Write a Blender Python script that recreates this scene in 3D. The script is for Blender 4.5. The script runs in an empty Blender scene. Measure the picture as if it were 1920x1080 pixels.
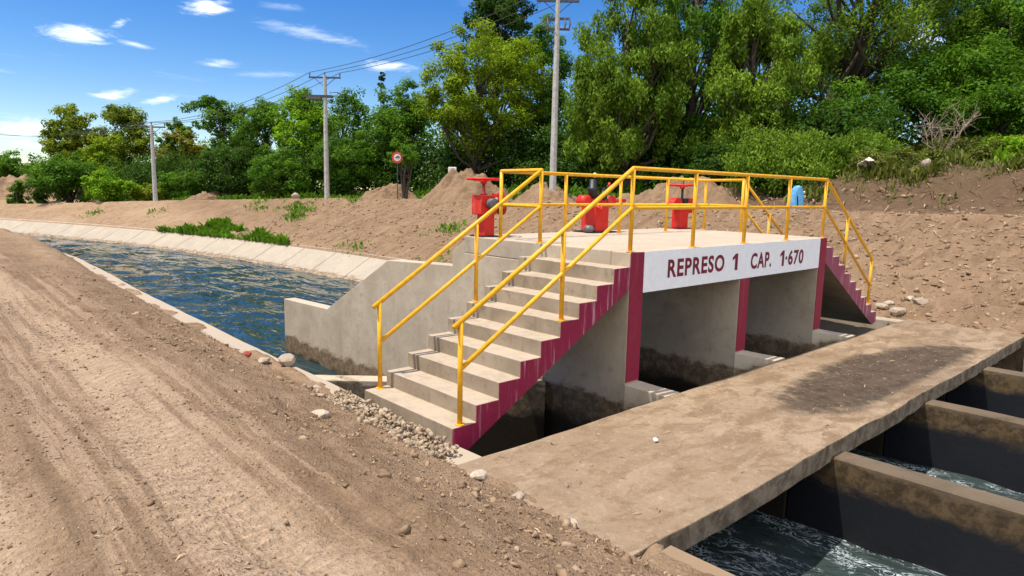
import bpy, math, random
import numpy as np
from mathutils import Vector, Matrix

R = math.radians
rng = np.random.default_rng(7)
random.seed(7)
SC = bpy.context.scene
COL = SC.collection

# ------------------------------------------------------------------ naming helpers
def tag(o, label=None, cat=None, group=None, kind=None):
    if label: o['label'] = label
    if cat: o['category'] = cat
    if group: o['group'] = group
    if kind: o['kind'] = kind
    return o

def thing(name, loc, label, cat, group=None, rz=0.0):
    o = bpy.data.objects.new(name, None)
    o.empty_display_size = 0.2
    o.location = loc
    o.rotation_euler = (0, 0, rz)
    COL.objects.link(o)
    return tag(o, label, cat, group)

def link_mesh(name, me, mat, parent=None, smooth=False, bevel=0.0, seg=2):
    if mat: me.materials.append(mat)
    if smooth:
        me.polygons.foreach_set('use_smooth', np.ones(len(me.polygons), bool))
    o = bpy.data.objects.new(name, me)
    COL.objects.link(o)
    if parent: o.parent = parent
    if bevel > 0:
        b = o.modifiers.new('bevel', 'BEVEL'); b.width = bevel; b.segments = seg
        b.limit_method = 'ANGLE'; b.angle_limit = R(40)
    return o

# ------------------------------------------------------------------ mesh helpers
class MB:
    def __init__(s): s.v = []; s.f = []
    def add(s, v, f):
        n = len(s.v)
        s.v += [tuple(map(float, p)) for p in v]
        s.f += [tuple(int(i) + n for i in q) for q in f]
        return s
    def box(s, x0, x1, y0, y1, z0, z1):
        return s.add([(x0,y0,z0),(x1,y0,z0),(x1,y1,z0),(x0,y1,z0),(x0,y0,z1),(x1,y0,z1),(x1,y1,z1),(x0,y1,z1)],
                     [(3,2,1,0),(4,5,6,7),(0,1,5,4),(1,2,6,5),(2,3,7,6),(3,0,4,7)])
    def extrude_x(s, prof, x0, x1):          # prof: (y,z) polygon, counter-clockwise seen from +x
        n = len(prof)
        v = [(x0, p[0], p[1]) for p in prof] + [(x1, p[0], p[1]) for p in prof]
        f = [tuple(range(n))[::-1], tuple(range(n, 2*n))]
        for i in range(n):
            j = (i+1) % n
            f.append((i, j, j+n, i+n))
        return s.add(v, f)
    def extrude_y(s, prof, y0, y1):          # prof: (x,z) polygon
        n = len(prof)
        v = [(p[0], y0, p[1]) for p in prof] + [(p[0], y1, p[1]) for p in prof]
        f = [tuple(range(n)), tuple(range(n, 2*n))[::-1]]
        for i in range(n):
            j = (i+1) % n
            f.append((i, i+n, j+n, j))
        return s.add(v, f)
    def tube(s, pts, r, n=8, caps=True):
        P = np.array(pts, float); m = len(P)
        r = np.full(m, r, float) if np.isscalar(r) else np.array(r, float)
        T = np.gradient(P, axis=0) if m > 2 else np.array([P[1]-P[0]]*2)
        if m > 2:
            d = P[1:]-P[:-1]; d /= np.linalg.norm(d, axis=1)[:, None]+1e-12
            T[0] = d[0]; T[-1] = d[-1]; T[1:-1] = d[1:]+d[:-1]
        T /= np.linalg.norm(T, axis=1)[:, None]+1e-12
        up = np.array([0, 0, 1.0])
        if abs(T[0] @ up) > .95: up = np.array([1.0, 0, 0])
        V = []
        for i in range(m):
            a = np.cross(T[i], up); a /= np.linalg.norm(a)+1e-12
            b = np.cross(a, T[i]); up = b
            k = 1.0
            if 0 < i < m-1:
                c = np.clip(((P[i]-P[i-1])/np.linalg.norm(P[i]-P[i-1])) @ T[i], .5, 1); k = 1/c
            for q in range(n):
                t = 2*math.pi*q/n
                V.append(P[i]+r[i]*(math.cos(t)*a+math.sin(t)*b))
        F = []
        for i in range(m-1):
            for q in range(n):
                q2 = (q+1) % n
                F.append((i*n+q, i*n+q2, (i+1)*n+q2, (i+1)*n+q))
        if caps:
            F.append(tuple(range(n))[::-1]); F.append(tuple((m-1)*n+q for q in range(n)))
        return s.add(V, F)
    def lathe(s, prof, c=(0,0,0), n=20, axis='z'):   # prof: (r,z)
        V = []; F = []; m = len(prof)
        for (r, z) in prof:
            for q in range(n):
                t = 2*math.pi*q/n
                p = (r*math.cos(t), r*math.sin(t), z)
                if axis == 'y': p = (p[0], p[2], p[1])
                if axis == 'x': p = (p[2], p[0], p[1])
                V.append((p[0]+c[0], p[1]+c[1], p[2]+c[2]))
        for i in range(m-1):
            for q in range(n):
                q2 = (q+1) % n
                F.append((i*n+q, i*n+q2, (i+1)*n+q2, (i+1)*n+q))
        F.append(tuple(range(n))[::-1]); F.append(tuple((m-1)*n+q for q in range(n)))
        return s.add(V, F)
    def torus(s, c, RR, r, n=28, m=8):
        V = []; F = []
        for i in range(n):
            a = 2*math.pi*i/n
            for j in range(m):
                b = 2*math.pi*j/m
                V.append((c[0]+(RR+r*math.cos(b))*math.cos(a), c[1]+(RR+r*math.cos(b))*math.sin(a), c[2]+r*math.sin(b)))
        for i in range(n):
            for j in range(m):
                i2 = (i+1) % n; j2 = (j+1) % m
                F.append((i*m+j, i2*m+j, i2*m+j2, i*m+j2))
        return s.add(V, F)
    def build(s, name, mat, parent=None, smooth=False, bevel=0.0, seg=2):
        me = bpy.data.meshes.new(name)
        me.from_pydata(s.v, [], s.f); me.validate(); me.update()
        import bmesh
        bm = bmesh.new(); bm.from_mesh(me)
        bmesh.ops.recalc_face_normals(bm, faces=bm.faces)
        bm.to_mesh(me); bm.free()
        return link_mesh(name, me, mat, parent, smooth, bevel, seg)

def np_mesh(name, V, F, mat, parent=None, smooth=False, tint=None):
    """V (n,3), F (m,k) with k = 3 or 4; tint = one value per vertex"""
    V = np.ascontiguousarray(V, np.float32); F = np.ascontiguousarray(F, np.int32)
    me = bpy.data.meshes.new(name)
    me.vertices.add(len(V)); me.vertices.foreach_set('co', V.ravel())
    k = F.shape[1]
    me.loops.add(F.size); me.loops.foreach_set('vertex_index', F.ravel())
    me.polygons.add(len(F))
    me.polygons.foreach_set('loop_start', np.arange(0, F.size, k, dtype=np.int32))
    me.polygons.foreach_set('loop_total', np.full(len(F), k, np.int32))
    me.update(calc_edges=True)
    if tint is not None:
        a = me.attributes.new('tint', 'FLOAT', 'POINT'); a.data.foreach_set('value', np.ascontiguousarray(tint, np.float32))
    return link_mesh(name, me, mat, parent, smooth)

def _h(ix, iy, s):
    n = (ix.astype(np.int64)*374761393 + iy.astype(np.int64)*668265263 + s*974711) & 0xffffffff
    n = ((n ^ (n >> 13))*1274126177) & 0xffffffff
    return ((n ^ (n >> 16)) & 0xffff)/65535.0
def vnoise(x, y, s=0):
    x = np.asarray(x, float); y = np.asarray(y, float)
    ix = np.floor(x); iy = np.floor(y); fx = x-ix; fy = y-iy
    fx = fx*fx*fx*(fx*(fx*6-15)+10); fy = fy*fy*fy*(fy*(fy*6-15)+10)
    a = _h(ix, iy, s); b = _h(ix+1, iy, s); c = _h(ix, iy+1, s); d = _h(ix+1, iy+1, s)
    return (a+(b-a)*fx)*(1-fy)+(c+(d-c)*fx)*fy-.5
def fbm(x, y, s=0, o=4, g=.5):
    t = 0; a = 1; f = 1
    for i in range(o):
        t = t+a*vnoise(x*f, y*f, s+i*17); a *= g; f *= 2.03
    return t
def sstep(a, b, x):
    t = np.clip((x-a)/(b-a), 0, 1); return t*t*(3-2*t)

# ------------------------------------------------------------------ node helper
class G:
    def __init__(s, name):
        s.m = bpy.data.materials.new(name); s.m.use_nodes = True
        s.t = s.m.node_tree; s.t.nodes.clear()
        s.out = s.t.nodes.new('ShaderNodeOutputMaterial')
    def n(s, typ, ins=None, **props):
        nd = s.t.nodes.new(typ)
        for k, v in props.items(): setattr(nd, k, v)
        for k, v in (ins or {}).items():
            i = nd.inputs[k]
            if isinstance(v, bpy.types.NodeSocket): s.t.links.new(v, i)
            elif isinstance(v, bpy.types.Node): s.t.links.new(v.outputs[0], i)
            else: i.default_value = v
        return nd
    def pos(s): return s.n('ShaderNodeNewGeometry').outputs['Position']
    def mapv(s, v, scale=(1,1,1), loc=(0,0,0), rot=(0,0,0)):
        return s.n('ShaderNodeMapping', {'Vector': v, 'Scale': scale, 'Location': loc, 'Rotation': rot}).outputs[0]
    def noise(s, v, scale, detail=5, rough=.55, dist=0.0):
        return s.n('ShaderNodeTexNoise', {'Vector': v, 'Scale': scale, 'Detail': detail, 'Roughness': rough, 'Distortion': dist}).outputs['Fac']
    def ramp(s, f, stops, interp='LINEAR'):
        r = s.n('ShaderNodeValToRGB', {'Fac': f}); cr = r.color_ramp; cr.interpolation = interp
        while len(cr.elements) < len(stops): cr.elements.new(.5)
        for e, (p, c) in zip(cr.elements, stops):
            e.position = p; e.color = (c, c, c, 1) if np.isscalar(c) else (*c, 1)
        return r.outputs[0]
    def math(s, op, a, b=0.0, c=None, clamp=False):
        nd = s.n('ShaderNodeMath', operation=op, use_clamp=clamp)
        for i, v in enumerate([a, b] + ([c] if c is not None else [])):
            if isinstance(v, bpy.types.NodeSocket): s.t.links.new(v, nd.inputs[i])
            else: nd.inputs[i].default_value = v
        return nd.outputs[0]
    def mix(s, f, a, b, mode='MIX'):
        nd = s.n('ShaderNodeMix', data_type='RGBA', blend_type=mode)
        for i, v in ((0, f), (6, a), (7, b)):
            if isinstance(v, bpy.types.NodeSocket): s.t.links.new(v, nd.inputs[i])
            elif np.isscalar(v): nd.inputs[i].default_value = v
            else: nd.inputs[i].default_value = (*v, 1)
        return nd.outputs[2]
    def rng(s, v, a, b, c=0.0, d=1.0, smooth=True):
        nd = s.n('ShaderNodeMapRange', {0: v, 1: a, 2: b, 3: c, 4: d}, interpolation_type='SMOOTHSTEP' if smooth else 'LINEAR')
        return nd.outputs[0]
    def xyz(s, v):
        nd = s.n('ShaderNodeSeparateXYZ', {0: v}); return nd.outputs
    def bump(s, h, strength=.4, dist=.02, normal=None):
        ins = {'Height': h, 'Strength': strength, 'Distance': dist}
        if normal is not None: ins['Normal'] = normal
        return s.n('ShaderNodeBump', ins).outputs[0]
    def done(s, col, rough=.8, normal=None, **kw):
        ins = {'Base Color': col if isinstance(col, bpy.types.NodeSocket) else (*col, 1), 'Roughness': rough}
        if normal is not None: ins['Normal'] = normal
        ins.update(kw)
        b = s.n('ShaderNodeBsdfPrincipled', ins)
        s.t.links.new(b.outputs[0], s.out.inputs[0]); return s.m

# ------------------------------------------------------------------ materials
def mat_dirt():
    g = G('dry_dirt'); p = g.pos(); X, Y, Z = g.xyz(p)
    big = g.noise(p, .55, 4, .6); mid = g.noise(p, 3.2, 6, .65, .6); fine = g.noise(p, 26, 5, .7, .8)
    col = g.ramp(mid, [(.27, (.180,.115,.066)), (.46, (.285,.188,.112)), (.70, (.370,.255,.160))])
    col = g.mix(g.math('MULTIPLY', g.rng(big, .45, .7), .7), col, (.375,.26,.165))
    # wheel tracks of pale dust worn along the bank road
    wob = g.math('MULTIPLY', g.math('SUBTRACT', g.noise(g.mapv(p, (1,.25,1)), .9, 3), .5), .7)
    xs = g.math('ADD', X, wob)
    t1 = g.math('SUBTRACT', 1.0, g.rng(g.math('ABSOLUTE', g.math('ADD', xs, 5.30)), .14, .40))
    t2 = g.math('SUBTRACT', 1.0, g.rng(g.math('ABSOLUTE', g.math('ADD', xs, 6.55)), .22, .62))
    t3 = g.math('SUBTRACT', 1.0, g.rng(g.math('ABSOLUTE', g.math('ADD', xs, 5.88)), .08, .30))
    t4 = g.math('SUBTRACT', 1.0, g.rng(g.math('ABSOLUTE', g.math('ADD', xs, 4.45)), .15, .65))
    col = g.mix(g.math('MULTIPLY', g.math('MAXIMUM', t3, t4), .38), col, (.170,.108,.063))
    lug = g.n('ShaderNodeTexWave', {'Vector': p, 'Scale': 3.2, 'Distortion': 5.0, 'Detail': 3.0, 'Detail Scale': 2.5}, wave_type='BANDS', bands_direction='Y').outputs['Fac']
    tr = g.math('MULTIPLY', g.math('MAXIMUM', t1, t2), g.rng(mid, .12, .5))
    col = g.mix(g.math('MULTIPLY', tr, .85), col, g.mix(lug, (.41,.287,.185), (.49,.355,.238)))
    # far bank: redder, plainer earth; beyond the far road painted-in bank shade, then dark leaf litter
    far = g.rng(X, 7.5, 9.5)
    str_ = g.noise(g.mapv(p, (.5,1.6,.5), rot=(0,0,.5)), 2.4, 5, .6, .8)
    farc = g.ramp(str_, [(.3, (.130,.080,.045)), (.48, (.210,.133,.078)), (.7, (.295,.195,.118))])
    farc = g.mix(g.math('MULTIPLY', g.rng(big, .48, .72), .4), farc, (.32,.21,.125))
    col = g.mix(g.math('MULTIPLY', far, .8), col, farc)
    nzz = g.xyz(g.n('ShaderNodeNewGeometry').outputs['Normal'])[2]
    flat = g.math('MULTIPLY', far, g.rng(nzz, .978, .997))
    col = g.mix(g.math('MULTIPLY', flat, .7), col, (.37,.255,.165))
    # long streaks left by wheels and the grader on the near road
    stk = g.noise(g.mapv(p, (5.5, .16, 1)), 1.6, 4, .6, .15)
    road = g.math('MULTIPLY', g.rng(X, -4.0, -4.9), g.rng(X, -9.5, -8.0))
    col = g.mix(g.math('MULTIPLY', g.math('MULTIPLY', road, g.rng(stk, .52, .62)), .55), col, (.46,.33,.22))
    col = g.mix(g.math('MULTIPLY', g.math('MULTIPLY', road, g.rng(stk, .47, .38)), .50), col, (.17,.11,.066))
    bk_ = g.math('MULTIPLY', g.rng(g.math('ADD', X, g.math('MULTIPLY', mid, 3.0)), 21.8, 23.4), g.rng(mid, .1, .5))  # bank past the road darkened: its shade and root debris put into colour
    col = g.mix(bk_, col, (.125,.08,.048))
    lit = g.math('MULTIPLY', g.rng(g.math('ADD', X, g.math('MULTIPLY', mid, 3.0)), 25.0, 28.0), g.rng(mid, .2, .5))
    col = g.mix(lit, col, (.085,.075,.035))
    spk = g.rng(fine, .66, .76)
    col = g.mix(g.math('MULTIPLY', spk, .55), col, (.52,.40,.28))
    dk = g.rng(fine, .36, .27)
    col = g.mix(g.math('MULTIPLY', dk, .55), col, (.11,.068,.042))
    vor = g.n('ShaderNodeTexVoronoi', {'Vector': p, 'Scale': 34.0, 'Randomness': 1.0})
    h = g.math('ADD', g.math('MULTIPLY', fine, 1.0), g.math('MULTIPLY', mid, 1.6))
    h = g.math('ADD', h, g.math('MULTIPLY', g.noise(p, 9, 5, .7, .8), 1.2))
    h = g.math('ADD', h, g.math('MULTIPLY', g.math('MULTIPLY', lug, tr), .8))
    h = g.math('ADD', h, g.math('MULTIPLY', g.rng(vor.outputs['Distance'], .0, .45, 1, 0), .35))
    return g.done(col, .95, g.bump(h, .85, .045), **{'Specular IOR Level': .15})

def mat_concrete(name, stain=None, base=((.37,.30,.215), (.47,.39,.29)), dust=.6, wet=(.030,.022,.014), mud=(.16,.10,.05), width=.45, scale=1.0, dustcol=(.52,.43,.33)):
    g = G(name); p = g.pos(); X, Y, Z = g.xyz(p)
    a = g.noise(p, 1.3*scale, 5, .6, .3); b = g.noise(p, 7*scale, 6, .65, .4); c = g.noise(p, 60, 4, .6)
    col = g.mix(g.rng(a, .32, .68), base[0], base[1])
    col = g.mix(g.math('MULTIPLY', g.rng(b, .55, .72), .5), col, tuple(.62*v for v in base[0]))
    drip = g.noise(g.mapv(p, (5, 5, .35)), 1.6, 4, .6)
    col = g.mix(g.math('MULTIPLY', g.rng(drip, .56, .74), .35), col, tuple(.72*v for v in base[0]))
    ck = g.n('ShaderNodeTexVoronoi', {'Vector': g.n('ShaderNodeVectorMath', {0: p, 1: g.n('ShaderNodeTexNoise', {'Vector': p, 'Scale': 2.5, 'Detail': 4.0}).outputs['Color']}, operation='ADD').outputs[0], 'Scale': .62}, feature='DISTANCE_TO_EDGE').outputs['Distance']
    crack = g.math('MULTIPLY', g.rng(ck, .0065, .001), g.rng(a, .42, .55))
    col = g.mix(g.math('MULTIPLY', crack, .22), col, (.10,.08,.06))
    blot = g.noise(p, 3.0, 7, .7, .3)
    col = g.mix(g.math('MULTIPLY', g.rng(blot, .54, .70), .35), col, tuple(.66*v for v in base[0]))
    nz = g.xyz(g.n('ShaderNodeNewGeometry').outputs['True Normal'])[2]
    top = g.math('MULTIPLY', g.rng(nz, .5, .9), g.math('ADD', g.math('MULTIPLY', g.rng(b, .3, .6), .5), .5))
    col = g.mix(g.math('MULTIPLY', top, dust), col, dustcol)
    pit = g.rng(c, .36, .28)
    col = g.mix(g.math('MULTIPLY', pit, .35), col, (.12,.10,.075))
    rough = .85
    if stain is not None:
        if callable(stain): lev = stain(g, X, Y, Z)
        else: lev = g.math('ADD', Z, -stain)
        lev = g.math('ADD', lev, g.math('MULTIPLY', g.math('SUBTRACT', g.noise(g.mapv(p, (.7,.7,1.5)), 3.0, 6, .7, .5), .5), .55*width/.45))
        brown = g.rng(lev, .06, -.04); dark = g.rng(lev, -.55*width, -1.0*width)
        col = g.mix(g.math('MULTIPLY', brown, .85), col, g.mix(g.rng(g.noise(p, 9, 7, .72, .3), .40, .62), tuple(.35*v for v in mud), tuple(1.35*v for v in mud)))
        col = g.mix(dark, col, wet)
        rough = g.rng(dark, 0, 1, .85, .42)
    h = g.math('ADD', g.math('MULTIPLY', b, .8), g.math('MULTIPLY', c, .35))
    return g.done(col, rough, g.bump(h, .35, .02), **{'Specular IOR Level': .25})

def mat_paint(name, col, fade=(.6,.5,.5), amt=.35, streak=True, rough=.55, lo=.90):
    g = G(name); p = g.pos()
    s_ = g.noise(g.mapv(p, (7, 7, .5)), 1.7, 5, .65, .2); b = g.noise(p, 11, 5, .65)
    c = g.mix(g.rng(b, .35, .7), tuple(lo*v for v in col), tuple(min(1, 1.05*v) for v in col))
    if streak: c = g.mix(g.math('MULTIPLY', g.rng(s_, .52, .72), amt), c, fade)
    c = g.mix(g.math('MULTIPLY', g.rng(g.noise(p, 45, 3, .6), .70, .74), .6), c, fade)
    return g.done(c, rough, g.bump(b, .15, .01), **{'Specular IOR Level': .3})

def mat_metal_paint(name, col, rough=.38, chips=(.25,.12,.05)):
    g = G(name); p = g.pos()
    b = g.noise(p, 14, 5, .65); c2 = g.noise(p, 38, 4, .6)
    c = g.mix(g.rng(b, .35, .7), tuple(.80*v for v in col), col)
    c = g.mix(g.math('MULTIPLY', g.rng(c2, .69, .73), .7), c, chips)
    dn = g.noise(g.mapv(p, (3, 3, 1)), 3.5, 5, .65)
    c = g.mix(g.math('MULTIPLY', g.rng(dn, .5, .72), .22), c, (.40,.30,.20))
    return g.done(c, g.rng(b, .3, .7, rough-.02, rough+.2), g.bump(c2, .12, .004), **{'Specular IOR Level': .35})

def mat_plain(name, col, rough=.7, var=.25, metallic=0.0, scale=8):
    g = G(name); p = g.pos(); b = g.noise(p, scale, 5, .6)
    c = g.mix(g.rng(b, .3, .7), tuple((1-var)*v for v in col), tuple(min(1, (1+var)*v) for v in col))
    return g.done(c, rough, g.bump(b, .2, .01), Metallic=metallic)

def mat_leaf(name, dark, light, trans=.35):
    g = G(name)
    t = g.n('ShaderNodeAttribute', attribute_name='tint').outputs['Fac']
    col = g.ramp(t, [(0.0, dark), (.55, tuple((a+b)/2 for a, b in zip(dark, light))), (1.0, light)])
    b = g.n('ShaderNodeBsdfPrincipled', {'Base Color': col, 'Roughness': .62, 'Specular IOR Level': .12})
    tc = g.mix(.5, col, (.10,.16,.008))
    tr = g.n('ShaderNodeBsdfTranslucent', {'Color': tc})
    mx = g.n('ShaderNodeMixShader', {0: trans, 1: b.outputs[0], 2: tr.outputs[0]})
    g.t.links.new(mx.outputs[0], g.out.inputs[0]); return g.m

def mat_stone(name, a, b):
    g = G(name); p = g.pos()
    t = g.n('ShaderNodeAttribute', attribute_name='tint').outputs['Fac']
    n1 = g.noise(p, 22, 5, .65)
    c = g.mix(t, a, b)
    c = g.mix(g.math('MULTIPLY', g.rng(n1, .45, .65), .45), c, tuple(.6*v for v in a))
    return g.done(c, .9, g.bump(n1, .4, .01), **{'Specular IOR Level': .2})

def mat_water(name, base, foam, foam_amt, scale, stretch, rough=.06, bstr=.5, bdist=.12, murk=0.0):
    g = G(name); p = g.pos()
    q = g.mapv(p, stretch)
    w1 = g.noise(q, scale, 4, .55, .6); w2 = g.noise(q, scale*3.3, 4, .6, .8); w3 = g.noise(q, scale*.35, 3, .5, .3)
    h = g.math('ADD', g.math('ADD', g.math('MULTIPLY', w1, 1.0), g.math('MULTIPLY', w2, .18)), g.math('MULTIPLY', w3, 1.2))
    h = g.math('MULTIPLY', h, g.rng(g.noise(g.mapv(p, (1, .3, 1), rot=(0, 0, .1)), .55, 4, .6, .5), .34, .62, .30, 1.15))
    # foam threads: ridges of a distorted noise
    r1 = g.math('ABSOLUTE', g.math('SUBTRACT', g.noise(q, scale*1.6, 5, .6, 2.2), .5))
    r2 = g.noise(q, scale*.5, 3, .6, .6)
    fm = g.math('MULTIPLY', g.rng(r1, .035, .004), g.rng(r2, .62-foam_amt*.3, .72-foam_amt*.2))
    fm = g.math('MULTIPLY', fm, min(1.0, .35+foam_amt))
    col = g.mix(fm, base, foam)
    return g.done(col, g.rng(fm, 0, 1, rough, .6), g.bump(h, bstr, bdist), IOR=1.333, **{'Specular IOR Level': .5})

M = {}
M['dirt'] = mat_dirt()
def pier_stain(g, X, Y, Z):
    lv = g.rng(Y, 1.5, 5.0, -1.88, -2.72, False)
    return g.math('SUBTRACT', Z, lv)
M['concrete'] = mat_concrete('cast_concrete', pier_stain, dust=.45)
M['step'] = mat_concrete('step_concrete', None, base=((.22,.17,.115), (.33,.265,.19)), dust=.8, dustcol=(.45,.365,.27))
M['deck'] = mat_concrete('deck_concrete', None, base=((.34,.28,.21), (.44,.37,.28)), dust=.7, dustcol=(.47,.385,.29))
M['weir'] = mat_concrete('weir_concrete', -1.95, dust=.8, mud=(.12,.085,.05), dustcol=(.5,.4,.28))
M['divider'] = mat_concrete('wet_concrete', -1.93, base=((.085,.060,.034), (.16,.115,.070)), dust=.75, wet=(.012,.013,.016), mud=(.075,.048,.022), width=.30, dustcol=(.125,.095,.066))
M['coping'] = mat_concrete('coping_concrete', -2.5, base=((.32,.26,.19), (.40,.33,.25)), dust=.9, mud=(.16,.11,.06), dustcol=(.385,.315,.235))
M['dirty'] = mat_concrete('dirt_covered_coping', -2.1, base=((.20,.15,.10), (.28,.21,.145)), dust=.95, wet=(.012,.013,.016), mud=(.10,.065,.035), dustcol=(.25,.168,.10))
M['lining'] = mat_concrete('lining_concrete', -3.0, base=((.32,.268,.205), (.385,.33,.255)), dust=.3, mud=(.30,.21,.13), wet=(.12,.1,.07), width=.5, dustcol=(.40,.34,.265))
M['joint'] = mat_plain('joint_tar', (.10,.085,.065), .9)
M['maroon'] = mat_paint('maroon_paint', (.235,.010,.045), (.52,.32,.38), .85)
M['maroon_post'] = mat_paint('maroon_pier_paint', (.235,.012,.040), (.40,.14,.19), .25)
M['maroon_pale'] = mat_paint('weathered_maroon_paint', (.27,.060,.105), (.62,.48,.55), .7)
M['letter'] = mat_paint('maroon_letter_paint', (.17,.010,.028), (.3,.1,.12), .2)
M['white'] = mat_paint('white_wall_paint', (.80,.82,.84), (.76,.77,.775), .2, lo=.97)
M['yellow'] = mat_metal_paint('yellow_enamel', (.83,.42,.012), .36, (.35,.16,.03))
M['red'] = mat_metal_paint('red_enamel', (.66,.020,.010), .38, (.25,.03,.02))
M['darkred'] = mat_metal_paint('dark_red_enamel', (.30,.015,.012), .45)
M['black'] = mat_plain('black_metal', (.008,.008,.010), .5)
M['grey'] = mat_plain('grey_metal', (.11,.11,.115), .45, .3)
M['silver'] = mat_plain('bare_steel', (.5,.5,.5), .35, .2, .8)
M['cream'] = mat_plain('cream_plastic', (.72,.62,.38), .5)
M['pole'] = mat_plain('pole_concrete', (.40,.385,.36), .85, .18, scale=4)
M['steel'] = mat_plain('dark_steel', (.055,.05,.048), .6)
M['bark'] = mat_plain('dark_bark', (.060,.045,.032), .9, .4, scale=12)
M['twig'] = mat_plain('dry_twig', (.26,.20,.14), .9, .3)
M['blue'] = mat_plain('blue_cloth', (.10,.33,.62), .8, .15)
M['bag'] = mat_plain('pale_plastic', (.62,.55,.46), .6, .15)
M['signred'] = mat_plain('sign_red', (.55,.03,.02), .5, .1)
M['signwhite'] = mat_plain('sign_white', (.75,.75,.74), .5, .05)
M['whitebox'] = mat_plain('white_block_paint', (.68,.67,.65), .7, .1)
M['stone'] = mat_stone('pale_stone', (.32,.24,.17), (.48,.40,.31))
M['clod'] = mat_stone('earth_clod', (.19,.122,.072), (.37,.26,.165))
M['rubble'] = mat_stone('rubble_stone', (.26,.190,.122), (.44,.345,.245))
M['brick'] = mat_plain('red_brick', (.30,.07,.04), .9, .2)
M['litter'] = mat_stone('dry_litter', (.20,.13,.075), (.48,.36,.235))
M['water'] = mat_water('canal_water', (.016,.036,.040), (.70,.75,.78), .10, .80, (1.0,.5,1), .06, .46, .24)
M['outflow'] = mat_water('outflow_water', (.030,.044,.042), (.50,.57,.61), .85, 4.2, (1.0,.45,1), .10, .8, .10)
LEAF = {
 'willow': mat_leaf('willow_leaf', (0.067,0.140,0.011), (0.263,0.409,0.034), .45),
 'olive': mat_leaf('olive_leaf', (0.095,0.146,0.011), (0.325,0.392,0.022), .45),
 'green': mat_leaf('green_leaf', (0.036,0.112,0.009), (0.157,0.325,0.020), .45),
 'bright': mat_leaf('bright_leaf', (0.095,0.235,0.009), (0.314,0.538,0.020), .48),
 'dark': mat_leaf('dark_and_shaded_leaf', (0.016,0.052,0.008), (0.067,0.151,0.015), .35),  # darkened to put canopy shade into bushes and undergrowth; also for dark-leaved trees
 'yellow': mat_leaf('yellow_green_leaf', (0.118,0.213,0.009), (0.403,0.532,0.018), .48),
 'ochre': mat_leaf('ochre_leaf', (0.146,0.140,0.013), (0.426,0.358,0.025), .45),
 'grass': mat_leaf('weed_leaf', (0.056,0.151,0.011), (0.190,0.370,0.022), .35),
 'scrub': mat_leaf('scrub_leaf', (0.078,0.095,0.020), (0.213,0.230,0.040), .35),
}

# ------------------------------------------------------------------ the lie of the land
def xn(y): return np.interp(y, [-400,-30,-5,0,7,11,17,21,25,28,35,45,60,90,400], [-2.9,-2.75,-2.64,-2.63,-2.5,-2.41,-2.2,-2.1,-2.3,-2.75,-4.3,-7.2,-13.5,-32,-300])
def xf(y):
    y = np.asarray(y, float)
    return np.where(y < 17, 8.35, 8.35-.0050*(np.clip(y, 17, 75)-17)**2-.58*np.clip(y-75, 0, None))
def zlin(y): return np.interp(y, [3, 15], [-1.75, -2.25])
def zcrest(y): return np.interp(y, [-30,-1,3,8,15,22,33,51,66,90,200], [.3,.2,.14,.2,.15,.08,-.08,-.72,-1.40,-1.9,-1.9])
def ecrest(y): return np.interp(y, [18,35,50,70], [6.8,6.3,5,4])
def near_z(e, y):
    """height of the near bank, e = distance from the outer edge of its coping"""
    w = np.interp(y, [4, 16], [1.75, 1.15])
    z = -1.745+.62*sstep(0, 1, np.clip(e/w, 0, 1))**.9+.10*sstep(0, .35, e)-.0*e
    z = z-.0+.06*sstep(3.2, 5.0, e)
    return z
def near_rough(x, y, e):
    k = sstep(.05, .5, e)
    rut = -.035*np.exp(-((x+5.32)/.22)**2)-.035*np.exp(-((x+6.45)/.22)**2)
    clod = sstep(-.25, .35, fbm(x*.8, y*.5, 5, 3))*sstep(2.3, 1.2, e)
    n = fbm(x*.7, y*.5, 1, 3)*.09+fbm(x*3.1, y*2.5, 2, 4)*.030
    n = n+(.045+.05*clod)*np.abs(fbm(x*6, y*5, 3, 4))*(sstep(3.2, 1.6, e)*.8+.2)
    return k*(n+rut*sstep(0, 1, k))
def far_z(e, y):
    zl, zc, ec = zlin(y), zcrest(y), ecrest(y)
    t = np.clip(e/ec, 0, 1)
    z = zl+(zc-zl)*np.minimum(1, 1.04*t**.95)
    z = z+.10*np.exp(-((e-ec)/.5)**2)-.05*sstep(.3, 1.5, e-ec)
    Rr = np.interp(y, [2,6,10,16,40,70], [2.0,1.35,.8,.4,.4,.3])
    Hh = np.interp(y, [5,10,16,25], [6.0,3.4,1.1,.3])
    z = z+Rr*sstep(0, 4.5, e-ec-5.2)+Hh*sstep(0, 26, e-ec-9)
    return z
def far_rough(x, y, e):
    ec = ecrest(y)
    sl = sstep(.1, .8, e)*(.22+.78*sstep(0, 1.0, np.abs(e-ec-2.6)-2.4))
    a = x*.5+y*.87
    g = fbm(a*1.3, (x-y)*.2, 11, 4)*.13+fbm(x*1.1, y*1.1, 12, 4)*.09+np.abs(fbm(x*3.5, y*3.5, 13, 3))*.09
    big = fbm(x*.5, y*.5, 15, 4)*.7*sstep(0, 3, e-ec-5.5)
    return sl*g+big
def ground_z(x, y):
    x = np.asarray(x, float); y = np.asarray(y, float)
    en = xn(y)-.30-x; ef = x-(xf(y)+.30)
    zn = near_z(np.clip(en, 0, None), y)+near_rough(x, y, np.clip(en, 0, None))
    zf = far_z(np.clip(ef, 0, None), y)+far_rough(x, y, np.clip(ef, 0, None))
    return np.where(en > -.15, zn, zf)
def gz(x, y): return float(ground_z(np.array([x]), np.array([y]))[0])

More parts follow.
